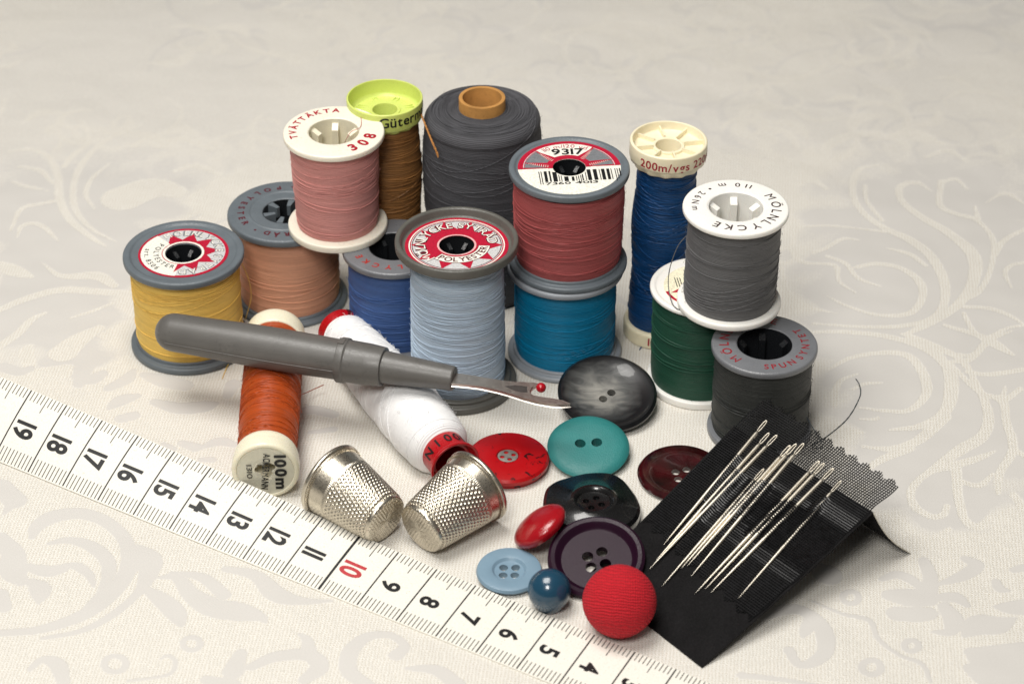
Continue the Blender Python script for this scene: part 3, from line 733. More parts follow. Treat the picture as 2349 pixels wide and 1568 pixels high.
# --- turquoise + rose red stacked
TX, TY, TH2 = 1.28, 51.318, 2.55
spool('thread_spool', 'pale grey spool of turquoise thread under the rose red one', TX, TY, 0, 1.385, TH2, PALEGREY, DARKP, TEA, 1.21, tf=.24, bf=.22, rh=.42, tier=.08, btier=.08, seed=22, rl=8, rad=.07,
      loops=[(.75, .16, 250), (.7, .2, 290), (.62, .14, 270), (.8, .25, 300), (.55, .1, 240), (.9, .2, 310)])
t, f = spool('thread_spool', 'grey spool of rose red thread on top, label with 9317 and barcode', 1.333, 51.379, TH2, 1.41, 2.66, BLUEGREY, DARKP, MAR, 1.31, tf=.27, bf=.25, rh=.42, recess=.05, rr=.88, tier=.09, btier=.10, seed=23,
               rl=14, rad=.06, rb2=1.26, fuzz=200, rib=6, ribrot=0, amp=.07, loops=[(1.7, .2, 255), (1.62, .16, 280), (1.5, .26, 240), (1.2, .12, 300), (.9, .1, 270), (1.4, .1, 320), (1.75, .13, 300)])
zt = 2.66 - .05 + .002
lb = label_base(t, 1.20, .385, zt, WHT)
mb = MB(); z = zt + .011; tl = 5
mb.ann(.39, 1.20, 5, 185, z, 0, 90)
def seg_clip(mb, r0, r1, a0, a1, z, m):             # ring pieces above the chord
    mb.ann(r0, r1, a0, a1, z, m, 40)
for a0, a1 in ((8, 57), (137, 182)): seg_clip(mb, .55, 1.04, a0, a1, z + .002, 3); seg_clip(mb, 1.055, 1.075, a0 - 2, a1, z + .002, 2)
seg_clip(mb, .56, 1.08, 59, 135, z + .003, 1)
for a0 in (20, 57, 137, 170):                        # crimson points with halftone flank
    w = 11
    c0 = [(.42*math.cos(R_(a0 + w*1.6)), .42*math.sin(R_(a0 + w*1.6))), (.42*math.cos(R_(a0 - w*1.6)), .42*math.sin(R_(a0 - w*1.6))), (1.1*math.cos(R_(a0)), 1.1*math.sin(R_(a0)))]
    mb.poly([c0[0], c0[1], c0[2]], z + .005, 0)
    for i in range(10):
        for j in range(4):
            f_ = .50 + .05*i; da = R_(a0 - (w*1.1)*(1 - i/11)*(j + .4)/4.2 * (1 if a0 < 90 else -1)); x, y = f_*math.cos(da), f_*math.sin(da)
            mb.poly([(x + .012*math.cos(k*PI/2), y + .012*math.sin(k*PI/2)) for k in range(4)], z + .007, 1)
mb.ann(.385, .50, 3, 187, z + .006, 0, 60)
RLM = [RED, WHT, SIL, GRI, BLK, ink('crimson_print', lin(170, 30, 60))]; mb.build('emblem', RLM, lb, False); mb = MB()
ring_text(mb, '110 m/120 yd', .97, 128, 66, .15, z + .006, False, 5, 1.0, .0)
mb.build('lettering', RLM, lb, False); mb = MB()
flat_text(mb, '9317', -.42, .565, .25, z + .010, 4, 1.0, .02, 3, width=.80)
mb.build('lettering', RLM, lb, False); mb = MB()
# white lower part with bars
pts = [(1.19*math.cos(R_(a)), 1.19*math.sin(R_(a))) for a in np.linspace(188, 355, 40)]
rgb = np.random.default_rng(8); x = -.74; c, s_ = math.cos(R_(tl)), math.sin(R_(tl))
pat = [.02,.03,.02,.05,.07,.04,.04,.04,.10,.03,.02,.03,.02,.05,.10,.07,.06,.04,.02,.03,.02,.03,.02,.02,.03,.05,.02,.03,.09,.05,.09,.05,.02,.03,.08,.04,.07,.03,.02,.07,.02,.03,.02,.03,.03]
for i, w in enumerate(pat):
    if i % 2 == 0:
        y1 = -.14; y0 = -.62 if 2 < i < 40 and i not in (20, 22) else -.72
        if abs(x + w/2) < .40: y1 = -math.sqrt(max(0, .41**2 - (x + w/2)**2)) - .02
        q = [(x, y0), (x + w, y0), (x + w, y1), (x, y1)]
        mb.poly([(c*a - s_*b, s_*a + c*b) for a, b in q], z + .003, 4)
    x += w*1.02
mb.build('barcode', RLM, lb, False); mb = MB()
flat_text(mb, '7360', -.56, -.80, .10, z + .003, 4, 1.3, .01, tl, width=.6); mb.build('lettering', RLM, lb, False); mb = MB(); flat_text(mb, '4013', .12, -.74, .10, z + .003, 4, 1.3, .01, tl, width=.55)
mb.build('lettering', RLM, lb, False)

# --- green, silver, grey stack at the right
GX, GY, GH = 4.48, 50.12, 2.72
t, f = spool('thread_spool', 'white spool of dark green thread under the grey one at right', GX, GY, 0, 1.25, GH, WHITEP, HOLLOW, GRN, 1.17, tf=.20, bf=.2, rh=.42, recess=.03, rr=.88, tier=.08, seed=31, rl=8, rad=.05)
lb = label_base(t, .93, .42, GH - .026, ink('label_cream', lin(236, 228, 200)))
mb = MB(); z = GH - .026 + .011
mb.ann(.86, .93, 195, 300, z, 0); mb.poly([(.82*math.cos(R_(200)), .82*math.sin(R_(200))), (.45*math.cos(R_(215)), .45*math.sin(R_(215))), (.45*math.cos(R_(180)), .45*math.sin(R_(180)))], z, 0)
mb.build('emblem', [RED, BLK], lb, False); mb = MB()
for i in range(3): mb.poly([(-.62 + .06*i, -.05), (-.60 + .06*i, -.05), (-.65 + .06*i, .35), (-.67 + .06*i, .35)], z + .001, 1)
mb.build('barcode', [RED, BLK], lb, False)
SX, SY, SH = 5.764, 48.12, 2.45
t, f = spool('thread_spool', 'silver grey spool of dark grey thread marked SPUN SYNTET, far right', SX, SY, 0, 1.215, SH, SILVER, DARKP, CHA, 1.12, tf=.17, bf=.18, rh=.62, seed=32, rl=7, rad=.06, rib=6, ribrot=30, rin=.75, top_rib=.12, rw=.15, fuzz=350)
silver = t
MP = ink('maroon_print', lin(140, 20, 32))
for a_ in (('MÖLNLYCKE', .93, 221, 72, .21, SH + .003, False, 0, 1, .015), ('SPUN', .93, 268, 306, .175, SH + .003, True, 0, .95, .015), ('SYNTET', .93, 323, 392, .175, SH + .003, True, 0, .95, .015)):
    mb = MB(); ring_text(mb, *a_); mb.build('lettering', MP, t, False)
gz = GH + .004
t, f = spool('thread_spool', 'white spool of grey thread on top at right, black MÖLNLYCKE 110m lettering', 5.016, 49.367, gz, 1.205, 2.62, WHITEP, WHITEP, GRY, 1.06, tf=.15, bf=.17, rh=.62, seed=33, rl=5, rad=.06, rib=6, ribrot=30, rin=.68, top_rib=.10, rw=.16, fuzz=350,
               loops=[(1.0, .28, 262), (.9, .14, 275), (.8, .12, 250), (.78, .18, 300), (.62, .2, 255), (.85, .22, 285), (.55, .25, 275), (.7, .08, 260), (.5, .1, 300)], tilt=(R_(.0), R_(.9)))
H = 2.62; BP = ink('blackish_red_print', lin(44, 14, 18))
for a_ in (('MÖLNLYCKE', .92, 28, -122, .215, H + .003, False, 0, 1, .01), ('110m', .94, 65, 105, .16, H + .003, True, 0, 1.1, .01), ('26Nm', .92, 143, 186, .16, H + .003, True, 0, 1.0, .01), ('•', .92, 126, 126, .16, H + .003, True, 0, 1, .02)):
    mb = MB(); ring_text(mb, *a_); mb.build('lettering', BP, t, False)
strand(t, [at(1575, 540, 4.3), at(1555, 565, 4.0), at(1538, 610, 3.5), at(1533, 650, 3.0), at(1540, 690, 2.78), at(1552, 707, 2.75), at(1566, 710, 2.75)], .014, GRY)
strand(silver, [at(1740, 960, 1.4)*0 + np.array([6.75, 47.4, .9]), (7.1, 46.9, .45), at(1862, 1022, .05), at(1900, 998, .02), at(1945, 958, .02), at(1972, 910, .02), at(1972, 884, .06), at(1963, 868, .16)], .013, thread('dark_yarn', lin(46, 56, 62), band=.1))

# ------------------------------------------------------------------ lying spools
# orange, end face towards the camera
A = at(632, 762, .72); Bp = at(609, 1081, .76); ax = Vector(Bp - A); L = ax.length
M = basis(A, ax, x=(0, 0, -1))
t = thing('thread_spool', 'orange thread spool lying on its side, clear torn label on its end', 'thread spool', group='spools lying on their side', mat=M)
OLD = plastic('aged_ivory_plastic', lin(232, 226, 202), .28, sss=.3, var=.04)
mb = MB(); mb.lathe(rnd([(.32, 0), (.70, 0), (.73, .16), (.70, .52), (.32, .52)], .06, 4), 96); mb.build('cap', OLD, t)
mb = MB(); mb.lathe(rnd([(.30, L - .62), (.70, L - .62), (.735, L - .50), (.735, L - .34), (.76, L - .31), (.76, L - .04), (.72, L), (.655, L), (.64, L - .035), (.30, L - .035)], .03, 4), 96); mb.build('cap', OLD, t)
mb = MB(); mb.lathe([(.30, .1), (.30, L - .04), (.25, L - .04), (.25, .1)], 48); mb.build('core', HOLLOW, t)
winding(t, ORA, .48, L - .58, lambda z: .655 + .03*math.sin((z - .5)/(L - 1.1)*PI), random_loops=55, seed=41, fuzz=160, tr=.011, amp=.16)
CLR, tn, b, N, Lk = nt('clear_film'); b.inputs['Base Color'].default_value = lin(226, 224, 208); b.inputs['Roughness'].default_value = .12; b.inputs['Alpha'].default_value = .55; b.inputs['Coat Weight'].default_value = .5
tcn = N.new('ShaderNodeTexCoord'); nn = N.new('ShaderNodeTexNoise'); nn.inputs['Scale'].default_value = 3.5; nn.inputs['Detail'].default_value = 4; Lk.new(tcn.outputs['Object'], nn.inputs['Vector']); bp = N.new('ShaderNodeBump'); bp.inputs['Strength'].default_value = .6; bp.inputs['Distance'].default_value = .05; Lk.new(nn.outputs['Fac'], bp.inputs['Height']); Lk.new(bp.outputs[0], b.inputs['Normal'])
mb = MB(); v = []; f = []; rg = np.random.default_rng(3)
for j in range(64):
    a = 2*PI*j/64; ri = .20 + .05*math.sin(3*a + 1) + .025*math.sin(7*a) + rg.normal(0, .008)
    for r_, zz in ((ri, L - .045), (.4, L - .022), (.64, L - .015)): v.append((r_*math.cos(a), r_*math.sin(a), zz))
for j in range(64):
    k = (j + 1) % 64
    for i in range(2): f.append((j*3 + i, k*3 + i, k*3 + i + 1, j*3 + i + 1))
mb.add(v, f); lb = mb.build('label', CLR, t)
for a_, w_ in ((('100m', -.46, .22, .24, L - .006, 0, .8, .04, 0), .98), (('ACKERMANN', -.50, -.02, .15, L - .006, 0, .7, .02, -6), 1.0), (('1310', -.2, -.42, .12, L - .006, 0, .8, 0, 0), .4)):
    mb = MB(); flat_text(mb, *a_, width=w_); mb.build('lettering', BLK, lb, False)
strand(t, [at(690, 905, .5), at(703, 900, .3), at(725, 890, .2), at(743, 882, .25)], .013, ORA)

# white, red ends
A = at(775, 752, .56); Bp = at(1045, 1068, .66); ax = Vector(Bp - A); L = ax.length
M = basis(A, ax, y=(0, 0, 1))
t = thing('thread_spool', 'white thread spool with red ends lying under the seam ripper', 'thread spool', group='spools lying on their side', mat=M)
REDP = plastic('red_spool_plastic', lin(168, 8, 20), .3, var=.08)
mb = MB(); mb.lathe(rnd([(.30, 0), (.50, 0), (.55, .04), (.46, .55), (.30, .55)], .03, 3), 96); mb.build('cap', REDP, t)
mb = MB(); mb.lathe(rnd([(.44, L - .7), (.52, L - .7), (.53, L - .14), (.59, L - .08), (.60, L), (.54, L), (.46, L - .2)], .02, 3), 96); mb.build('cap', REDP, t)
mb = MB(); mb.lathe([(.45, L - .2), (.45, .2), (.40, .2), (.40, L - .2)], 48); mb.build('core', REDP, t)
def fw(z):
    u = (z - .28)/(L - .28 - .62); u = min(max(u, 0), 1)
    e = max(0, 1 - abs(2*u - 1)**14)**.5
    return .47 + (.12 + .19*math.sin(u*PI*.72) + .008*math.sin(u*40))*e
winding(t, WTH, .28, L - .60, fw, random_loops=30, seed=51, fuzz=500, tr=.008, amp=.3)
mb = MB(); cyl_text(mb, '100 1 N', .535, 40, L - .52, .26, 0, .9, .02, flip=False, gap=.25); mb.build('lettering', BLK, t, False)
mb = MB(); cyl_text(mb, 'JPY', 0, 70, .20, .15, 0, 1, .02, flip=True, prof=lambda z: .56 - .09*z/.5 + .002) ; mb.build('lettering', BLK, t, False)

# ------------------------------------------------------------------ seam ripper
ZR = 1.86
A = at(400, 762, ZR); E1 = at(1043, 868, ZR); ax = Vector(E1 - A); Lr = ax.length
M = basis(A, ax, y=(0, 0, 1))
t = thing('seam_ripper', 'grey plastic seam ripper lying across the orange and white spools', 'seam ripper', mat=M)
RIP = plastic('ripper_grey_plastic', lin(93, 91, 88), .36, var=.07, bump=.008, dirt=.2)
k = Lr/(1043 - 400); X = lambda px: (px - 400)*k
mb = MB(); pr = [(0.001, -.45)] + [(.45*math.sin(a), -.45*math.cos(a)*1.0) for a in np.linspace(.25, PI/2, 9)] + [(.465, X(480)), (.49, X(560)), (.50, X(640)), (.485, X(720)), (.47, X(786))]
mb.lathe(pr, 72, 0, False)
for sg in (1, -1): mb.tube([(sg*(r_ - .004), -.02, z_) for r_, z_ in pr[8:]], .012, 6)
mb.build('handle', RIP, t)
mb = MB(); mb.lathe(rnd([(.40, X(784)), (.53, X(784)), (.53, X(800)), (.495, X(803)), (.485, X(850)), (.455, X(884)), (.38, X(885))], .018, 3), 72)
for sgn in (1, -1): mb.box((0, sgn*.505, X(790)), (.22, .08, .14))
mb.build('collar', RIP, t)
mb = MB(); mb.lathe(rnd([(.001, X(870)), (.385, X(870)), (.375, X(890)), (.285, X(1040)), (.26, X(1043)), (.001, X(1043))], .02, 3), 72); mb.build('shaft', RIP, t)
CHROME = plastic('worn_steel', (.62, .58, .53, 1), .38, metal=1.0, var=.12, bump=.002)
def Dz(x, y): return at(659.5 + x*.4022, 659.5 + y*.4022, ZR)
up = [(930,497),(1000,505),(1050,512),(1150,530),(1250,545),(1340,550),(1400,554),(1428,558),(1428,566),(1400,568),(1385,578),(1378,598),(1385,616),(1402,626),(1450,635),(1520,645),(1570,655),(1612,671),(1560,673),(1500,669),(1420,655),(1350,636),(1280,613),(1200,590),(1100,568),(1000,556),(930,552)]
P = [Vector(Dz(*q)) for q in up]; cen = sum(P, Vector())/len(P)
mb = MB(); n = len(P); v = []
def inset(i, d):
    a, p, b_ = P[i-1], P[i], P[(i+1) % n]; e = (b_ - a).normalized(); nrm = Vector((e.y, -e.x, 0)); return p + nrm*(-d)
for dz, ins in ((-.05, .03), (-.03, 0.005), (.02, 0), (.042, .008), (.05, .02)):
    for i in range(n): q = inset(i, ins); v.append((q.x, q.y, ZR + dz))
Mi = t.matrix_basis.inverted(); v = [Mi @ Vector(q) for q in v]
fcs = [tuple(range(n))[::-1], tuple(4*n + i for i in range(n))]
for l in range(4):
    for i in range(n): fcs.append((l*n + i, l*n + (i+1) % n, (l+1)*n + (i+1) % n, (l+1)*n + i))
mb.add(v, fcs)
bl = mb.build('blade', CHROME, t)
mb = MB(); sl = [(1240,572),(1300,566),(1368,574),(1366,590),(1370,608),(1330,606),(1280,592)]  # flat dark patch on the blade, painting the shade inside its slot
mb.add([Mi @ Vector(Dz(*q) + np.array([0, 0, .0525])) for q in sl], [tuple(range(len(sl)))]); mb.build('groove_shade', plastic('shaded_steel', (.10, .09, .085, 1), .5, metal=.7), bl, False)
me = bpy.data.meshes.new('safety_ball'); bm = bmesh.new(); bmesh.ops.create_uvsphere(bm, u_segments=32, v_segments=20, radius=.115); bm.to_mesh(me); bm.free()
for p_ in me.polygons: p_.use_smooth = True
me.materials.append(plastic('red_ball_plastic', lin(170, 8, 26), .2, coat=.4)); o = bpy.data.objects.new('safety_ball', me); S.collection.objects.link(o); o.parent = t; o.location = Mi @ Vector(Dz(1446, 570))

# ------------------------------------------------------------------ tape measure
sr = 1.7437
TT = {19:(121,1556),18:(267,1620),17:(413,1681),16:(557,1744),15:(703,1807),14:(846,1870),13:(995,1935),12:(1143,2000),11:(1289,2067),10:(1440,2133),9:(1595,2207),8:(1747,2276),7:(1903,2341),6:(2058,2408),5:(2215,2472),4:(2379,2538),3:(2542,2603),2:(2710,2672)}
BB = {18:(109,1890),17:(248,1948),16:(388,2004),15:(531,2062),14:(674,2119),13:(822,2177),12:(967,2238),11:(1117,2298),10:(1269,2359),9:(1428,2424),8:(1581,2484),7:(1741,2546),6:(1900,2606),5:(2063,2678)}
ztop = lambda k: float(np.interp(k, [0, 4, 6, 8, 10, 12, 14, 16, 18, 20, 24], [.05, .06, .08, .13, .25, .42, .58, .72, .84, .94, 1.0]))
kb = np.array(sorted(BB)); pb = np.array([at(BB[k][0]/sr, BB[k][1]/sr, .035) for k in kb]); fbx, fby = np.polyfit(kb, pb[:, 0], 2), np.polyfit(kb, pb[:, 1], 3)
kt = np.array(sorted(TT)); pt = np.array([at(TT[k][0]/sr, TT[k][1]/sr, ztop(k)) for k in kt]); ftx, fty = np.polyfit(kt, pt[:, 0], 2), np.polyfit(kt, pt[:, 1], 3)
def tape(k, w, off=0.0):
    b_ = np.array([np.polyval(fbx, k), np.polyval(fby, k), .035]); tp = np.array([np.polyval(ftx, k), np.polyval(fty, k), ztop(k)])
    p = tp*(1 - w) + b_*w; d = tp - b_; al = np.array([np.polyval(fbx, k + .1) - np.polyval(fbx, k), np.polyval(fby, k + .1) - np.polyval(fby, k), 0])
    n_ = np.cross(al, d); n_ = n_/np.linalg.norm(n_); n_ = n_ if n_[2] > 0 else -n_
    p = p + np.array([0, 0, .05*4*w*(1 - w)*min(1, ztop(k)*1.5)])
    return p + n_*off
K0, K1 = -.5, 23
t = thing('tape_measure', 'white cloth measuring tape with black centimetre numbers and a red 10', 'tape measure', tuple(tape(10, .5)))
M0 = Vector(tape(10, .5))
def tp_(k, w, off): return Vector(tape(k, w, off)) - M0
mb = MB(); nk = 190; nw = 8; v = []; f = []
for s_, off in ((0, .0), (1, -.035)):
    for i in range(nk + 1):
        for j in range(nw + 1): v.append(tp_(K0 + (K1 - K0)*i/nk, j/nw, off))
o2 = (nk + 1)*(nw + 1)
for i in range(nk):
    for j in range(nw):
        a = i*(nw + 1) + j; f.append((a, a + 1, a + nw + 2, a + nw + 1)); f.append((o2 + a, o2 + a + nw + 1, o2 + a + nw + 2, o2 + a + 1))
    for j in (0, nw): a = i*(nw + 1) + j; f.append((a, a + nw + 1, o2 + a + nw + 1, o2 + a))
mb.add(v, f)
TAPE, tn, b, N, Lk = nt('vinyl_tape'); b.inputs['Roughness'].default_value = .38
tcn = N.new('ShaderNodeTexCoord'); n1 = N.new('ShaderNodeTexNoise'); n1.inputs['Scale'].default_value = 26; n1.inputs['Detail'].default_value = 7; Lk.new(tcn.outputs['Object'], n1.inputs['Vector'])
r1 = ramp(N, [(.42, lin(232, 229, 220)), (.66, lin(226, 222, 210)), (.74, lin(170, 165, 155))]); Lk.new(n1.outputs['Fac'], r1.inputs[0]); Lk.new(r1.outputs[0], b.inputs['Base Color'])
bp = N.new('ShaderNodeBump'); bp.inputs['Strength'].default_value = .2; bp.inputs['Distance'].default_value = .02; Lk.new(n1.outputs['Fac'], bp.inputs['Height']); Lk.new(bp.outputs[0], b.inputs['Normal'])
band = mb.build('band', TAPE, t, angle=60)
mb = MB(); WT = 1.85
def tick(k, w0, w1, th, m=0):
    h = th/2; q = []
    n_ = 6
    for i in range(n_ + 1): q.append(tp_(k - h, w0 + (w1 - w0)*i/n_, .004))
    for i in range(n_ + 1): q.append(tp_(k + h, w0 + (w1 - w0)*i/n_, .004))
    mb.add(q, [(i, i + 1, n_ + 2 + i, n_ + 1 + i) for i in range(n_)], m)
for mm in range(0, 228):
    k_ = mm/10
    if mm % 10 == 0: tick(k_, .004, .985, .034 if mm != 100 else .06)
    elif mm % 5 == 0: tick(k_, .005, .25, .019); tick(k_, .80, .985, .019)
    else: tick(k_, .005, .145, .019); tick(k_, .80, .985, .019)
mb.build('scale_marks', BLK, t, False)
NUMM = [BLK, ink('faded_red_ink', lin(180, 52, 58)), ink('violet_ink', lin(120, 50, 160))]
for n_ in range(1, 23):
    mb = MB()
    s_ = str(n_); big = n_ >= 10; col = 1 if n_ == 10 else (2 if n_ == 20 else 0)
    size = .50 if big else .42; Ls = letters(s_, size, -.0 + .74 if big else .92, .032 if big else .03, .10)
    tot = sum(l[2] for l in Ls); x = -tot/2
    for v, f, w in Ls:
        q = []
        for a, b_ in v:                               # a along the width, b towards smaller numbers
            ww = .535 + (x + w/2 + a)/WT; kk = n_ - (.12 + b_) + (.16 if col == 2 else 0) if big else n_ - (.16 + b_)
            q.append(tp_(kk, ww, .005))
        mb.add(q, f, 0); x += w
    mb.build('number', [NUMM[col]], t, False)

# ------------------------------------------------------------------ thimbles
STEEL = plastic('nickel_steel', (.60, .55, .46, 1), .30, metal=1.0, var=.06, bump=.006)
def thimble(label, A, Bp, Rr, Rt, spin, band_w, seed):
    ax = Vector(Bp) - Vector(A); L = ax.length; M = basis(A, ax, y=(0, 0, 1))
    t = thing('thimble', label, 'thimble', group='metal thimbles', mat=M)
    nz, na = 210, 420; v = []
    def prof(u):                                     # u: 0 at the mouth, 1 at the crown centre
        Ls = L*.93
        if u < .78: z = u/.78*Ls; r = Rr + (Rt + .02 - Rr)*(u/.78)**1.05; return r, z, 1
        w = (u - .78)/.22; a = w*PI/2
        return Rt*max(0, (1 - w**3.2))**.5 if w < 1 else 0, Ls + (L - Ls + .04)*math.sin(min(1, w*1.25)*PI/2), 0
    pitch = .105
    rows = []
    zz = band_w
    while zz < L*.95: rows.append(zz); zz += pitch*.80
    for i in range(nz + 1):
        r, z, side = prof(i/nz)
        for j in range(na):
            a = 2*PI*j/na; rr_ = r; dz = 0
            if z > band_w - .05 and z < L*.95 and r > .3:
                k = round((z - band_w)/(pitch*.80)); zr = band_w + k*pitch*.80
                nd = int(2*PI*r/pitch); nd = int(2*PI*((Rr + Rt)/2)/pitch); ph = (k % 2)*.5 + k*.13
                fa = (a/(2*PI)*nd + ph); da = (fa - round(fa))*2*PI*r/nd
                d = math.hypot(da, z - zr)
                s = d/(pitch*.36)
                if s < 1.5: rr_ -= .020*(max(0, 1 - s*s)) - .007*math.exp(-((s - 1.12)/.22)**2)
            elif r <= Rt*.98 and r > .02 and z > L*.9:
                q = .085; x_, y_ = r*math.cos(a), r*math.sin(a); row = round(y_/(q*.87)); xx = x_ - (row % 2)*q/2; dx = xx - round(xx/q)*q; dy = y_ - row*q*.87; s = math.hypot(dx, dy)/(q*.36)
                if s < 1: dz = -.014*(1 - s*s)
            elif z < band_w - .06 and z > band_w - .13: rr_ += .006*math.sin(a*110)
            v.append((rr_*math.cos(a), rr_*math.sin(a), z + dz))
    f = []
    for i in range(nz):
        for j in range(na):
            k = (j + 1) % na; f.append((i*na + j, i*na + k, (i + 1)*na + k, (i + 1)*na + j))
    mb = MB(); mb.add(v, f); mb.lathe([(Rr - .035, .0), (Rt - .02, L*.86), (.02, L*.92)], 96, 0, False)
    mb.build('cup', STEEL, t, angle=80)
    mb = MB(); mb.lathe([(Rr - .005 + .05*math.cos(a), .02 + .06*math.sin(a)) for a in np.linspace(0, 2*PI, 14, endpoint=False)], 160)
    for j in range(110):
        a = 2*PI*j/110; mb.box(((Rr + .012)*math.cos(a), (Rr + .012)*math.sin(a), .12), (.022, .024, .05), rz=a)
    mb.build('rim', STEEL, t, angle=60)
thimble('metal thimble resting behind the tape, open end to the upper left', at(757, 1098, .84), at(885, 1192, .60), .84, .585, 0, .62, 1)
thimble('metal thimble in front of the red spool end, open end to the upper right', at(1097, 1112, .84), at(964, 1214, .60), .84, .60, 0, .50, 2)

# ------------------------------------------------------------------ buttons
GB = 'assorted loose buttons'
def button(label, u, v, z, R, prof, mat, holes, hr, normal=(0, 0, 1), spin=0, th=.3, extra=None, cutdepth=1):
    """prof: (r/R, height) outline of top side from centre out and back below"""
    M = basis(at(u, v, z), normal, x=(1, 0, 0)) @ Matrix.Rotation(R_(spin), 4, 'Z')
    t = thing('button', label, 'button', group=GB, mat=M)
    mb = MB(); mb.lathe([(max(r, .0008)*R, h) for r, h in prof], 96, 0, True)
    me = mb.mesh('disc', mat)
    bm = bmesh.new(); bm.from_mesh(me); bmesh.ops.remove_doubles(bm, verts=bm.verts, dist=.0025); bmesh.ops.recalc_face_normals(bm, faces=bm.faces); bm.to_mesh(me); bm.free()
    if holes:
        c = MB()
        for x, y in holes:
            n_ = 28; vv = []
            for zz in (-1, 1): vv += [(x + hr*math.cos(2*PI*i/n_), y + hr*math.sin(2*PI*i/n_), zz) for i in range(n_)]
            c.add(vv, [tuple(range(n_))[::-1], tuple(n_ + i for i in range(n_))] + [(i, (i+1) % n_, n_ + (i+1) % n_, n_ + i) for i in range(n_)])
        me = cut(me, c, mat)
    else:
        me.polygons.foreach_set('use_smooth', [True]*len(me.polygons))
    o = bpy.data.objects.new('disc', me); S.collection.objects.link(o); o.parent = t
    return t
def P2(*pts, sm=1):                                 # smooth an (r,h) outline
    return rnd(list(pts), .09, 4)

# pearl grey
m, tn, b, N, Lk = nt('smoky_pearl'); tcn = N.new('ShaderNodeTexCoord'); mp = N.new('ShaderNodeMapping'); mp.inputs['Scale'].default_value = (1, 1.8, 1); mp.inputs['Rotation'].default_value = (0, 0, .5); Lk.new(tcn.outputs['Object'], mp.inputs[0])
n1 = N.new('ShaderNodeTexNoise'); n1.inputs['Scale'].default_value = 1.5; n1.inputs['Detail'].default_value = 5; n1.inputs['Distortion'].default_value = 1.6; Lk.new(mp.outputs[0], n1.inputs['Vector'])
gr = N.new('ShaderNodeTexGradient'); gr.gradient_type = 'SPHERICAL'; mp2 = N.new('ShaderNodeMapping'); mp2.inputs['Scale'].default_value = (.88, .88, .2); mp2.inputs['Location'].default_value = (.12, .0, 0); Lk.new(tcn.outputs['Object'], mp2.inputs[0]); Lk.new(mp2.outputs[0], gr.inputs[0])
s_ = mth(N, Lk, 'MULTIPLY', mth(N, Lk, 'ADD', n1.outputs['Fac'], .05), mth(N, Lk, 'MULTIPLY', gr.outputs['Fac'], 1.55))
r1 = ramp(N, [(.12, lin(24, 25, 27)), (.38, lin(92, 93, 92)), (.66, lin(142, 141, 136)), (.9, lin(165, 163, 156))]); Lk.new(s_, r1.inputs[0]); Lk.new(r1.outputs[0], b.inputs['Base Color'])
b.inputs['Roughness'].default_value = .28; b.inputs['Metallic'].default_value = .25; b.inputs['Coat Weight'].default_value = .35
tl = R_(14)
button('large smoky grey pearl button with two holes behind the teal one', 1393, 902, .47, 1.17, [(0, -.02), (.5, .0), (.72, .05), (.86, .10), (.94, .10), (1, .03), (.995, -.05), (.9, -.14), (.5, -.20), (0, -.20)], m, [(-.10, -.16), (.10, .04)], .10, (0.05, -math.sin(tl), math.cos(tl)))
# teal
tl = R_(12)
TEALP = plastic('teal_plastic', lin(44, 122, 120), .42, bump=.03, var=.05)
button('teal button with two holes leaning on the large grey pearl button', 1350, 1016, .44, .945, [(0, -.02), (.25, .0), (.62, .0), (.82, -.02), (.95, -.07), (1, -.13), (.97, -.20), (.8, -.25), (0, -.27)], TEALP, [(-.19, .0), (.19, .03)], .125, (0, -math.sin(tl), math.cos(tl)))
# red speckled
m, tn, b, N, Lk = nt('speckled_red'); tcn = N.new('ShaderNodeTexCoord'); n1 = N.new('ShaderNodeTexNoise'); n1.inputs['Scale'].default_value = 3.6; n1.inputs['Detail'].default_value = 3; n1.inputs['Distortion'].default_value = 1.2; Lk.new(tcn.outputs['Object'], n1.inputs['Vector'])
r1 = ramp(N, [(.60, lin(168, 6, 14)), (.66, lin(70, 8, 12)), (.70, lin(20, 14, 16))]); Lk.new(n1.outputs['Fac'], r1.inputs[0]); Lk.new(r1.outputs[0], b.inputs['Base Color']); b.inputs['Roughness'].default_value = .3
t = button('red button speckled black with a small metal four hole centre', 1165, 1043, .32, .945, [(0, -.05), (.26, -.05), (.28, .0), (.34, .01), (.8, .0), (.95, -.03), (1, -.09), (1, -.17), (.93, -.20), (.92, -.30), (0, -.30)], m, None, .05)
mb = MB(); mb.lathe(rnd([(.0008, -.04), (.235, -.04), (.235, -.015), (.0008, -.015)], .005, 2), 48); me = mb.mesh('eyelet', plastic('grey_metal', lin(150, 146, 140), .45, metal=.6, bump=.02))
c = MB(); n_ = 20
for i in range(4):
    a = PI/2*i + .3; x, y = .135*math.cos(a), .135*math.sin(a); vv = []
    for zz in (-.06, .1): vv += [(x + .055*math.cos(2*PI*q/n_), y + .055*math.sin(2*PI*q/n_), zz) for q in range(n_)]
    c.add(vv, [tuple(range(n_))[::-1], tuple(n_ + q for q in range(n_))] + [(q, (q+1) % n_, n_ + (q+1) % n_, n_ + q) for q in range(n_)])
bm = bmesh.new(); bm.from_mesh(me); bmesh.ops.remove_doubles(bm, verts=bm.verts, dist=.0025); bm.to_mesh(me); bm.free()
me = cut(me, c, me.materials[0]); o = bpy.data.objects.new('eyelet', me); S.collection.objects.link(o); o.parent = t; o.location.z = -.005
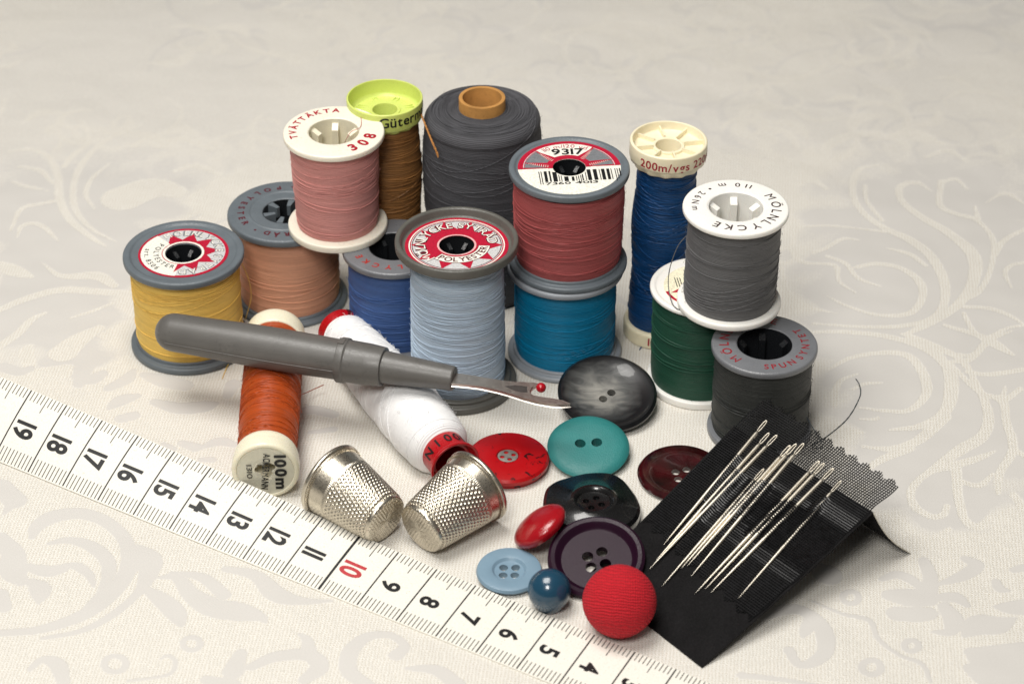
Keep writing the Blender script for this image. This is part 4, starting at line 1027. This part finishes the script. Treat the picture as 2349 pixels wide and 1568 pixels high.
# dark maroon, half under the card
m = plastic('maroon_resin', lin(48, 6, 10), .14, var=.85, coat=.6, bump=.003)
button('glossy dark maroon button with four holes, partly under the needle card', 1563, 1083, .16, 1.0, [(0, -.06), (.35, -.05), (.6, .0), (.85, .04), (.96, .02), (1, -.03), (.96, -.10), (.6, -.15), (0, -.15)], m, [(-.10, .11), (.17, .13), (.15, -.14), (-.12, -.15)], .095, (0, -.04, 1), 15)
# glossy black
BLKP = plastic('black_gloss', lin(15, 15, 16), .24, coat=.5, bump=.004, var=.3)
c0 = at(1362, 1150, .45)
out = [(470,800),(478,765),(500,735),(560,714),(620,698),(680,684),(750,680),(820,684),(870,712),(905,755),(940,810),(957,860),(948,905),(925,935),(880,965),(800,985),(700,985),(600,970),(540,940),(490,900),(466,850)]
q = np.array([at(1032.3 + x*.4571, 774.2 + y*.4571, .28)[:2] - c0[:2] for x, y in out]); ang = np.arctan2(q[:, 1], q[:, 0]); rad = np.hypot(q[:, 0], q[:, 1]); o_ = np.argsort(ang); ang, rad = ang[o_], rad[o_]
def rout(a): a = (a + PI) % (2*PI) - PI; return float(np.interp(a, np.concatenate([[ang[-1] - 2*PI], ang, [ang[0] + 2*PI]]), np.concatenate([[rad[-1]], rad, [rad[0]]])))
t = thing('button', 'glossy black rounded square button with raised centre and four holes', 'button', (c0[0], c0[1], 0), GB)
v = []; f = []; seg = 96
rs = [rout(2*PI*j/seg) for j in range(seg)]; rs = [(rs[j-2] + rs[j-1] + 2*rs[j] + rs[(j+1) % seg] + rs[(j+2) % seg])/6 for j in range(seg)]
lay = [('o', .02, 0), ('o', .80, .0), ('o', .96, .06), ('o', 1.0, .16), ('o', .99, .28), ('o', .93, .36), ('o', .80, .40), ('c', .60, .47), ('c', .52, .53), ('c', .45, .535), ('c', .40, .50), ('c', .37, .44), ('c', .30, .42), ('c', .001, .42)]
for j in range(seg):
    a = 2*PI*j/seg
    for kx, s_, z in lay:
        r_ = rs[j]*s_ if kx == 'o' else s_; v.append((r_*math.cos(a), r_*math.sin(a), z))
n = len(lay)
for j in range(seg):
    k = (j + 1) % seg
    for i in range(n - 1): f.append((j*n + i, k*n + i, k*n + i + 1, j*n + i + 1))
    f.append((j*n + n - 1, k*n + n - 1, k*n, j*n))
mb = MB(); mb.add(v, f); me = mb.mesh('disc', BLKP); bm = bmesh.new(); bm.from_mesh(me); bmesh.ops.remove_doubles(bm, verts=bm.verts, dist=.003); bmesh.ops.recalc_face_normals(bm, faces=bm.faces); bm.to_mesh(me); bm.free()
c = MB(); n_ = 24
for x, y in ((-.17, .06), (.06, .17), (.17, -.06), (-.06, -.17)):
    vv = []
    for zz in (.32, 1): vv += [(x + .075*math.cos(2*PI*q_/n_), y + .075*math.sin(2*PI*q_/n_), zz) for q_ in range(n_)]
    c.add(vv, [tuple(range(n_))[::-1], tuple(n_ + q_ for q_ in range(n_))] + [(q_, (q_+1) % n_, n_ + (q_+1) % n_, n_ + q_) for q_ in range(n_)])
me = cut(me, c, BLKP); o = bpy.data.objects.new('disc', me); S.collection.objects.link(o); o.parent = t
# purple, leaning on the black one
tl = R_(17)
PUR = plastic('plum_plastic', lin(34, 10, 29), .36, var=.08, bump=.006, spec=.22)
button('large plum purple button with thick rim and four holes', 1368, 1276, .46, 1.06, [(0, -.10), (.55, -.10), (.72, -.10), (.765, -.07), (.80, .0), (.85, .04), (.93, .05), (.99, .0), (1, -.08), (.95, -.18), (.7, -.24), (0, -.26)], PUR, [(-.19, .08), (.12, .19), (.19, -.12), (-.12, -.20)], .125, (-.06, -math.sin(tl), math.cos(tl)))
# pale blue
PBL = plastic('pale_blue_plastic', lin(118, 144, 162), .32, var=.04, bump=.01)
button('small pale blue button with four holes beside the tape', 1168, 1303, .24, .715, [(0, -.09), (.30, -.09), (.45, -.07), (.52, -.015), (.60, .0), (.85, .0), (.96, -.02), (1, -.08), (.97, -.13), (.8, -.20), (.7, -.24), (0, -.24)], PBL, [(-.12, .12), (.14, .12), (.12, -.12), (-.13, -.12)], .095, (0, -.05, 1))
# small oval red dome
n_v = Vector((-.58, .177, .797)).normalized(); M = basis(at(1238, 1206, .56), n_v, x=(1, 0, 0))
t = thing('button', 'small glossy red dome button tilted against the black button', 'button', group=GB, mat=M)
mb = MB(); mb.lathe([(.0008, .27)] + [(.66*math.sin(a), .27*math.cos(a)) for a in np.linspace(.1, PI*.5, 14)] + [(.655, -.05), (.6, -.13), (.45, -.17), (.0008, -.18)], 72, 0, False)
mb.build('disc', plastic('red_gloss', lin(152, 10, 22), .16, var=.06, dirt=.12, coat=.3), t)
mb = MB(); mb.tube([(.14*math.cos(a), 0, -.20 - .14*math.sin(a)) for a in np.linspace(0, PI, 12)], .035, 8); mb.build('shank', DARKP, t)
# navy ball
c0 = at(1260, 1353, .45); t = thing('button', 'small round dark blue ball button between the pale blue and purple ones', 'button', (c0[0], c0[1], 0), GB)
mb = MB(); mb.lathe([(.0008, .92)] + [(.462*math.sin(a), .46 + .46*math.cos(a)) for a in np.linspace(.08, 2.0, 22)] + [(.36, .16), (.30, .04), (.27, 0), (.0008, 0)], 72, 0, False)
mb.build('ball', plastic('dark_blue_gloss', lin(24, 62, 84), .2, var=.05, coat=.4, bump=.006), t)
# red fabric ball
c0 = at(1421, 1378, .77); t = thing('button', 'round fabric covered bright red button beside the black card', 'button', (c0[0], c0[1], 0), GB)
m, tn, b, N, Lk = nt('red_jersey'); tcn = N.new('ShaderNodeTexCoord'); mp = N.new('ShaderNodeMapping'); mp.inputs['Rotation'].default_value = (0, 0, 0); Lk.new(tcn.outputs['Object'], mp.inputs[0])
sp = N.new('ShaderNodeSeparateXYZ'); Lk.new(mp.outputs[0], sp.inputs[0]); nw = N.new('ShaderNodeTexNoise'); nw.inputs['Scale'].default_value = 5; nw.inputs['Detail'].default_value = 5; Lk.new(mp.outputs[0], nw.inputs['Vector'])
w1 = mth(N, Lk, 'SINE', mth(N, Lk, 'MULTIPLY', mth(N, Lk, 'ADD', mth(N, Lk, 'ADD', mth(N, Lk, 'MULTIPLY', sp.outputs[1], .63), mth(N, Lk, 'ADD', mth(N, Lk, 'MULTIPLY', sp.outputs[2], .78), mth(N, Lk, 'MULTIPLY', sp.outputs[0], .1))), mth(N, Lk, 'MULTIPLY', nw.outputs['Fac'], .12)), 2*PI/.062)); w2 = mth(N, Lk, 'SINE', mth(N, Lk, 'MULTIPLY', mth(N, Lk, 'ADD', sp.outputs[0], mth(N, Lk, 'MULTIPLY', nw.outputs['Fac'], .05)), 2*PI/.05))
fz = N.new('ShaderNodeTexNoise'); fz.inputs['Scale'].default_value = 45; Lk.new(tcn.outputs['Object'], fz.inputs['Vector'])
hh = mth(N, Lk, 'ADD', mth(N, Lk, 'MULTIPLY', w1, .6), mth(N, Lk, 'ADD', mth(N, Lk, 'MULTIPLY', w2, .25), mth(N, Lk, 'MULTIPLY', fz.outputs['Fac'], 1.0)))
r1 = ramp(N, [(0, lin(130, 0, 14)), (.6, lin(188, 2, 26)), (1, lin(208, 10, 36))]); Lk.new(mth(N, Lk, 'ADD', mth(N, Lk, 'MULTIPLY', hh, .35), .3), r1.inputs[0]); Lk.new(r1.outputs[0], b.inputs['Base Color'])
b.inputs['Roughness'].default_value = .85; b.inputs['Sheen Weight'].default_value = .12; b.inputs['Sheen Tint'].default_value = lin(255, 60, 90); bp = N.new('ShaderNodeBump'); bp.inputs['Strength'].default_value = .7; bp.inputs['Distance'].default_value = .02; Lk.new(hh, bp.inputs['Height']); Lk.new(bp.outputs[0], b.inputs['Normal'])
mb = MB(); mb.lathe([(.0008, 1.535)] + [(.775*math.sin(a)*(1 + .006*math.sin(5*a)), .77 + .765*math.cos(a)) for a in np.linspace(.05, 2.5, 40)] + [(.38, .06), (.3, 0), (.0008, 0)], 96, 0, False)
mb.build('ball', m, t)

# ------------------------------------------------------------------ needle card with netting
zc = 1.5
cA = Vector(at(1668, 985, zc)); cB = Vector(at(2004, 1174, zc)); cC = Vector(at(1610, 1530, .03)); cD = Vector(at(1345, 1322, .03)); cE = Vector(at(2090, 1268, .02))
cA = cB + (cD - cC).normalized()*(cA - cB).length*.5 + (cA - cB)*.5
back = (cE - cB); cF = cA + back
t = thing('needle_card', 'folded black paper needle card standing like a tent, netting over it', 'needle card', (cC.x, cC.y, 0)); O0 = Vector((cC.x, cC.y, 0))
nrm = (cC - cB).cross(cA - cB).normalized(); nrm = nrm if nrm.z > 0 else -nrm
def card(u, v, off=0.0):
    """u 0..1 from left edge to right edge, v 0 at the ridge, 1 at the near end"""
    p = (cA*(1 - u) + cB*u)*(1 - v) + (cD*(1 - u) + cC*u)*v
    p = p + nrm*(off - .02*math.sin(PI*min(max(v, 0), 1)))
    return p
PAPER = plastic('black_paper', lin(17, 16, 17), .8, var=.3, bump=.02, spec=.15); PALE = plastic('pale_paper', lin(206, 200, 186), .8, var=.05)
mb = MB()
def sheet(fn, nu, nv, thick, edge=0):
    v = []; f = []
    for s_ in (0, 1):
        for i in range(nu + 1):
            for j in range(nv + 1): v.append(fn(i/nu, j/nv, -thick*s_) - O0)
    o2 = (nu + 1)*(nv + 1); fm = []
    for i in range(nu):
        for j in range(nv): a = i*(nv + 1) + j; f.append((a, a + 1, a + nv + 2, a + nv + 1)); fm.append(0); f.append((o2 + a, o2 + a + nv + 1, o2 + a + nv + 2, o2 + a + 1)); fm.append(0)
    for i in range(nu):
        for j in (0, nv): a = i*(nv + 1) + j; f.append((a, a + nv + 1, o2 + a + nv + 1, o2 + a)); fm.append(0)
    for j in range(nv):
        for i in (0, nu): a = i*(nv + 1) + j; f.append((a, a + 1, o2 + a + 1, o2 + a)); fm.append(edge)
    o = len(mb.v); mb.v.extend([tuple(q) for q in v]); mb.f.extend([tuple(k + o for k in q) for q in f]); mb.m.extend(fm)
sheet(card, 12, 20, .03)
bn = back.cross(cA - cB).normalized(); bn = bn if bn.z > 0 else -bn
def backf(u, v, off):
    p = (cA*(1 - u) + cB*u)*(1 - v) + (cF*(1 - u) + cE*u)*v
    return p + bn*(off - .12*math.sin(PI*v)*(.6 + .4*u))
sheet(backf, 10, 10, .022, 1)
mb.build('card', [PAPER, PALE], t, angle=50)
# needles first, so that the net can ride over them
def Z7(x, y): return 1433.7 + x*.4756, 802.9 + y*.4756
ND = [((683,340),(185,938)),((695,400),(150,1012)),((733,410),(117,1055)),((670,572),(180,1135)),((797,460),(272,1050)),((826,452),(300,1040)),((862,450),(318,1090)),((938,535),(340,1170)),((962,545),(388,1150)),((1006,570),(415,1167)),((1042,630),(547,1195))]
def hit(px, off):
    "meet the card's plane under a pixel"
    p0 = np.array([0, 0, HC]); d = at(px[0], px[1], 0) - p0; n3 = np.array(nrm); q = np.array(card(.5, .0) + nrm*off)
    tt = ((q - p0) @ n3)/(d @ n3); return Vector(p0 + d*tt)
NEED, tn, b, N, Lk = nt('needle_steel'); b.inputs['Metallic'].default_value = 1; b.inputs['Roughness'].default_value = .46
tcn = N.new('ShaderNodeTexCoord'); n1 = N.new('ShaderNodeTexNoise'); n1.inputs['Scale'].default_value = 2; Lk.new(tcn.outputs['Object'], n1.inputs['Vector']); r1 = ramp(N, [(.3, (.86, .79, .66)), (.7, (.96, .90, .78))]); Lk.new(n1.outputs['Fac'], r1.inputs[0]); Lk.new(r1.outputs[0], b.inputs['Base Color'])
words = ['topmost steel needle on the card, eye standing highest in the net','second needle from the top left of the card, close under the first','third needle from the top left, its long eye right of the first two',
 'needle with the lowest eye, shorter than all the others, mid card','needle in the middle bunch, left of the two touching ones','middle one of the middle bunch of needles','rightmost needle of the middle bunch with a wide bright eye',
 'leftmost needle of the right hand bunch, wide eye','middle needle of the right hand bunch','thin needle at the right of the right hand bunch','single needle apart from the rest, nearest the right card edge']
nsegs = []
OFFN = .042
for i, (e, tp2) in enumerate(ND):
    a = hit(Z7(*e), OFFN + .01); b_ = hit(Z7(*tp2), OFFN - .015)
    L = (b_ - a).length; r = .041 if i not in (3, 10) else .033
    M = basis(a, b_ - a, y=nrm); n_o = thing('needle', words[i], 'needle', group='needles on the black card', mat=M)
    mb = MB(); el = .36
    mb.lathe([(.0005, el - .03), (r*.6, el - .01), (r, el + .08), (r, L*.62), (r*.72, L*.8), (r*.38, L*.93), (.002, L)], 14, 0, False); mb.build('shaft', NEED, n_o, angle=70)
    mb = MB(); hw = r*.80; pts = []
    for k in range(28):
        aa = 2*PI*k/28; pts.append((hw*math.cos(aa), 0, el*.5 + math.copysign(abs(math.sin(aa))**.6, math.sin(aa))*el*.5))
    mb.tube(pts, r*.36, 8, closed=True); mb.build('eye', NEED, n_o, angle=80)
    nsegs.append((a, b_, L))
# netting: real crossing yarns
def uv_of(p):
    "approximate card coordinates of a world point"
    e1 = (cB - cA); e2 = ((cD + cC) - (cA + cB))*.5; w = p - cA
    a11, a12, a22 = e1.dot(e1), e1.dot(e2), e2.dot(e2); b1, b2 = w.dot(e1), w.dot(e2); det = a11*a22 - a12*a12
    return (b1*a22 - b2*a12)/det, (b2*a11 - b1*a12)/det
wid = (cB - cA).length; slo = (((cD + cC) - (cA + cB))*.5).length
band_ = []
for i, (a, b_, L) in enumerate(nsegs):
    ua, va = uv_of(a); ub, vb = uv_of(b_); f0, f1 = (.30, .62) if i < 3 else ((.12, .42) if i == 3 else ((.32, .56) if i < 10 else (.16, .55)))
    band_.append((ua + (ub - ua)*f0, va + (vb - va)*f0, ua + (ub - ua)*f1, va + (vb - va)*f1))
def bumpn(u, v):
    x, y = u*wid, v*slo; best = 9
    for (u0, v0, u1, v1) in band_:
        x0, y0, x1, y1 = u0*wid, v0*slo, u1*wid, v1*slo; dx, dy = x1 - x0, y1 - y0; l2 = dx*dx + dy*dy
        tt = max(0, min(1, ((x - x0)*dx + (y - y0)*dy)/l2)); best = min(best, math.hypot(x - x0 - dx*tt, y - y0 - dy*tt))
    return .082*max(0, 1 - best/.10)**.45
def vmax(u): return (3.15 + .45*u)/slo + .035*abs(((u*9) % 1)*2 - 1)
def vmin(u):                                         # pinked upper edge: round scallops
    s_ = (u*wid/.37) % 1; return (-.80 - .12*(1 - u) - .17*(1 - abs(2*s_ - 1))**.7)/slo
def net(u, v, off=0):
    if v < 0:
        p = card(u, 0, 0); d = (card(u, 0) - card(u, .08)).normalized(); dd = -v*slo
        return p + d*dd + nrm*(.02 + off + .02*math.sin(u*7) - .06*dd)
    return card(u, v, .012 + off + bumpn(u, v) + .012*max(0, math.sin(u*11 + v*5)))
mb = MB(); stp = .062; U0, U1 = .015, .985
nv_ = int(slo*.80/stp); ths = .0155
def run(pts, r):
    if len(pts) > 2: mb.tube(pts, r, 4, cap=False)
nu_ = int(wid*(U1 - U0)/stp)
for i in range(nu_ + 1):
    u = U0 + (U1 - U0)*i/nu_; a, b_ = vmin(u), vmax(u); n_ = max(3, int((b_ - a)*slo/.06)); run([net(u + .004*math.sin(j*.4), a + (b_ - a)*j/n_) - O0 for j in range(n_ + 1)], ths)
v = -1.15/slo
while v < .80:
    seg_ = []; n_ = int(wid/.06)
    for j in range(n_ + 1):
        u = U0 + (U1 - U0)*j/n_
        if vmin(u) <= v <= vmax(u): seg_.append(net(u, v, .012) - O0)
        else: run(seg_, ths); seg_ = []
    run(seg_, ths); v += stp/slo
NET, tn, b, N, Lk = nt('black_net_yarn'); b.inputs['Base Color'].default_value = lin(22, 22, 24); b.inputs['Roughness'].default_value = .35
tcn = N.new('ShaderNodeTexCoord'); n1 = N.new('ShaderNodeTexNoise'); n1.inputs['Scale'].default_value = 8; Lk.new(tcn.outputs['Object'], n1.inputs['Vector']); r1 = ramp(N, [(.3, lin(9, 9, 10)), (.7, lin(26, 26, 28))]); Lk.new(n1.outputs['Fac'], r1.inputs[0]); Lk.new(r1.outputs[0], b.inputs['Base Color'])
mb.build('netting', NET, t, angle=80)
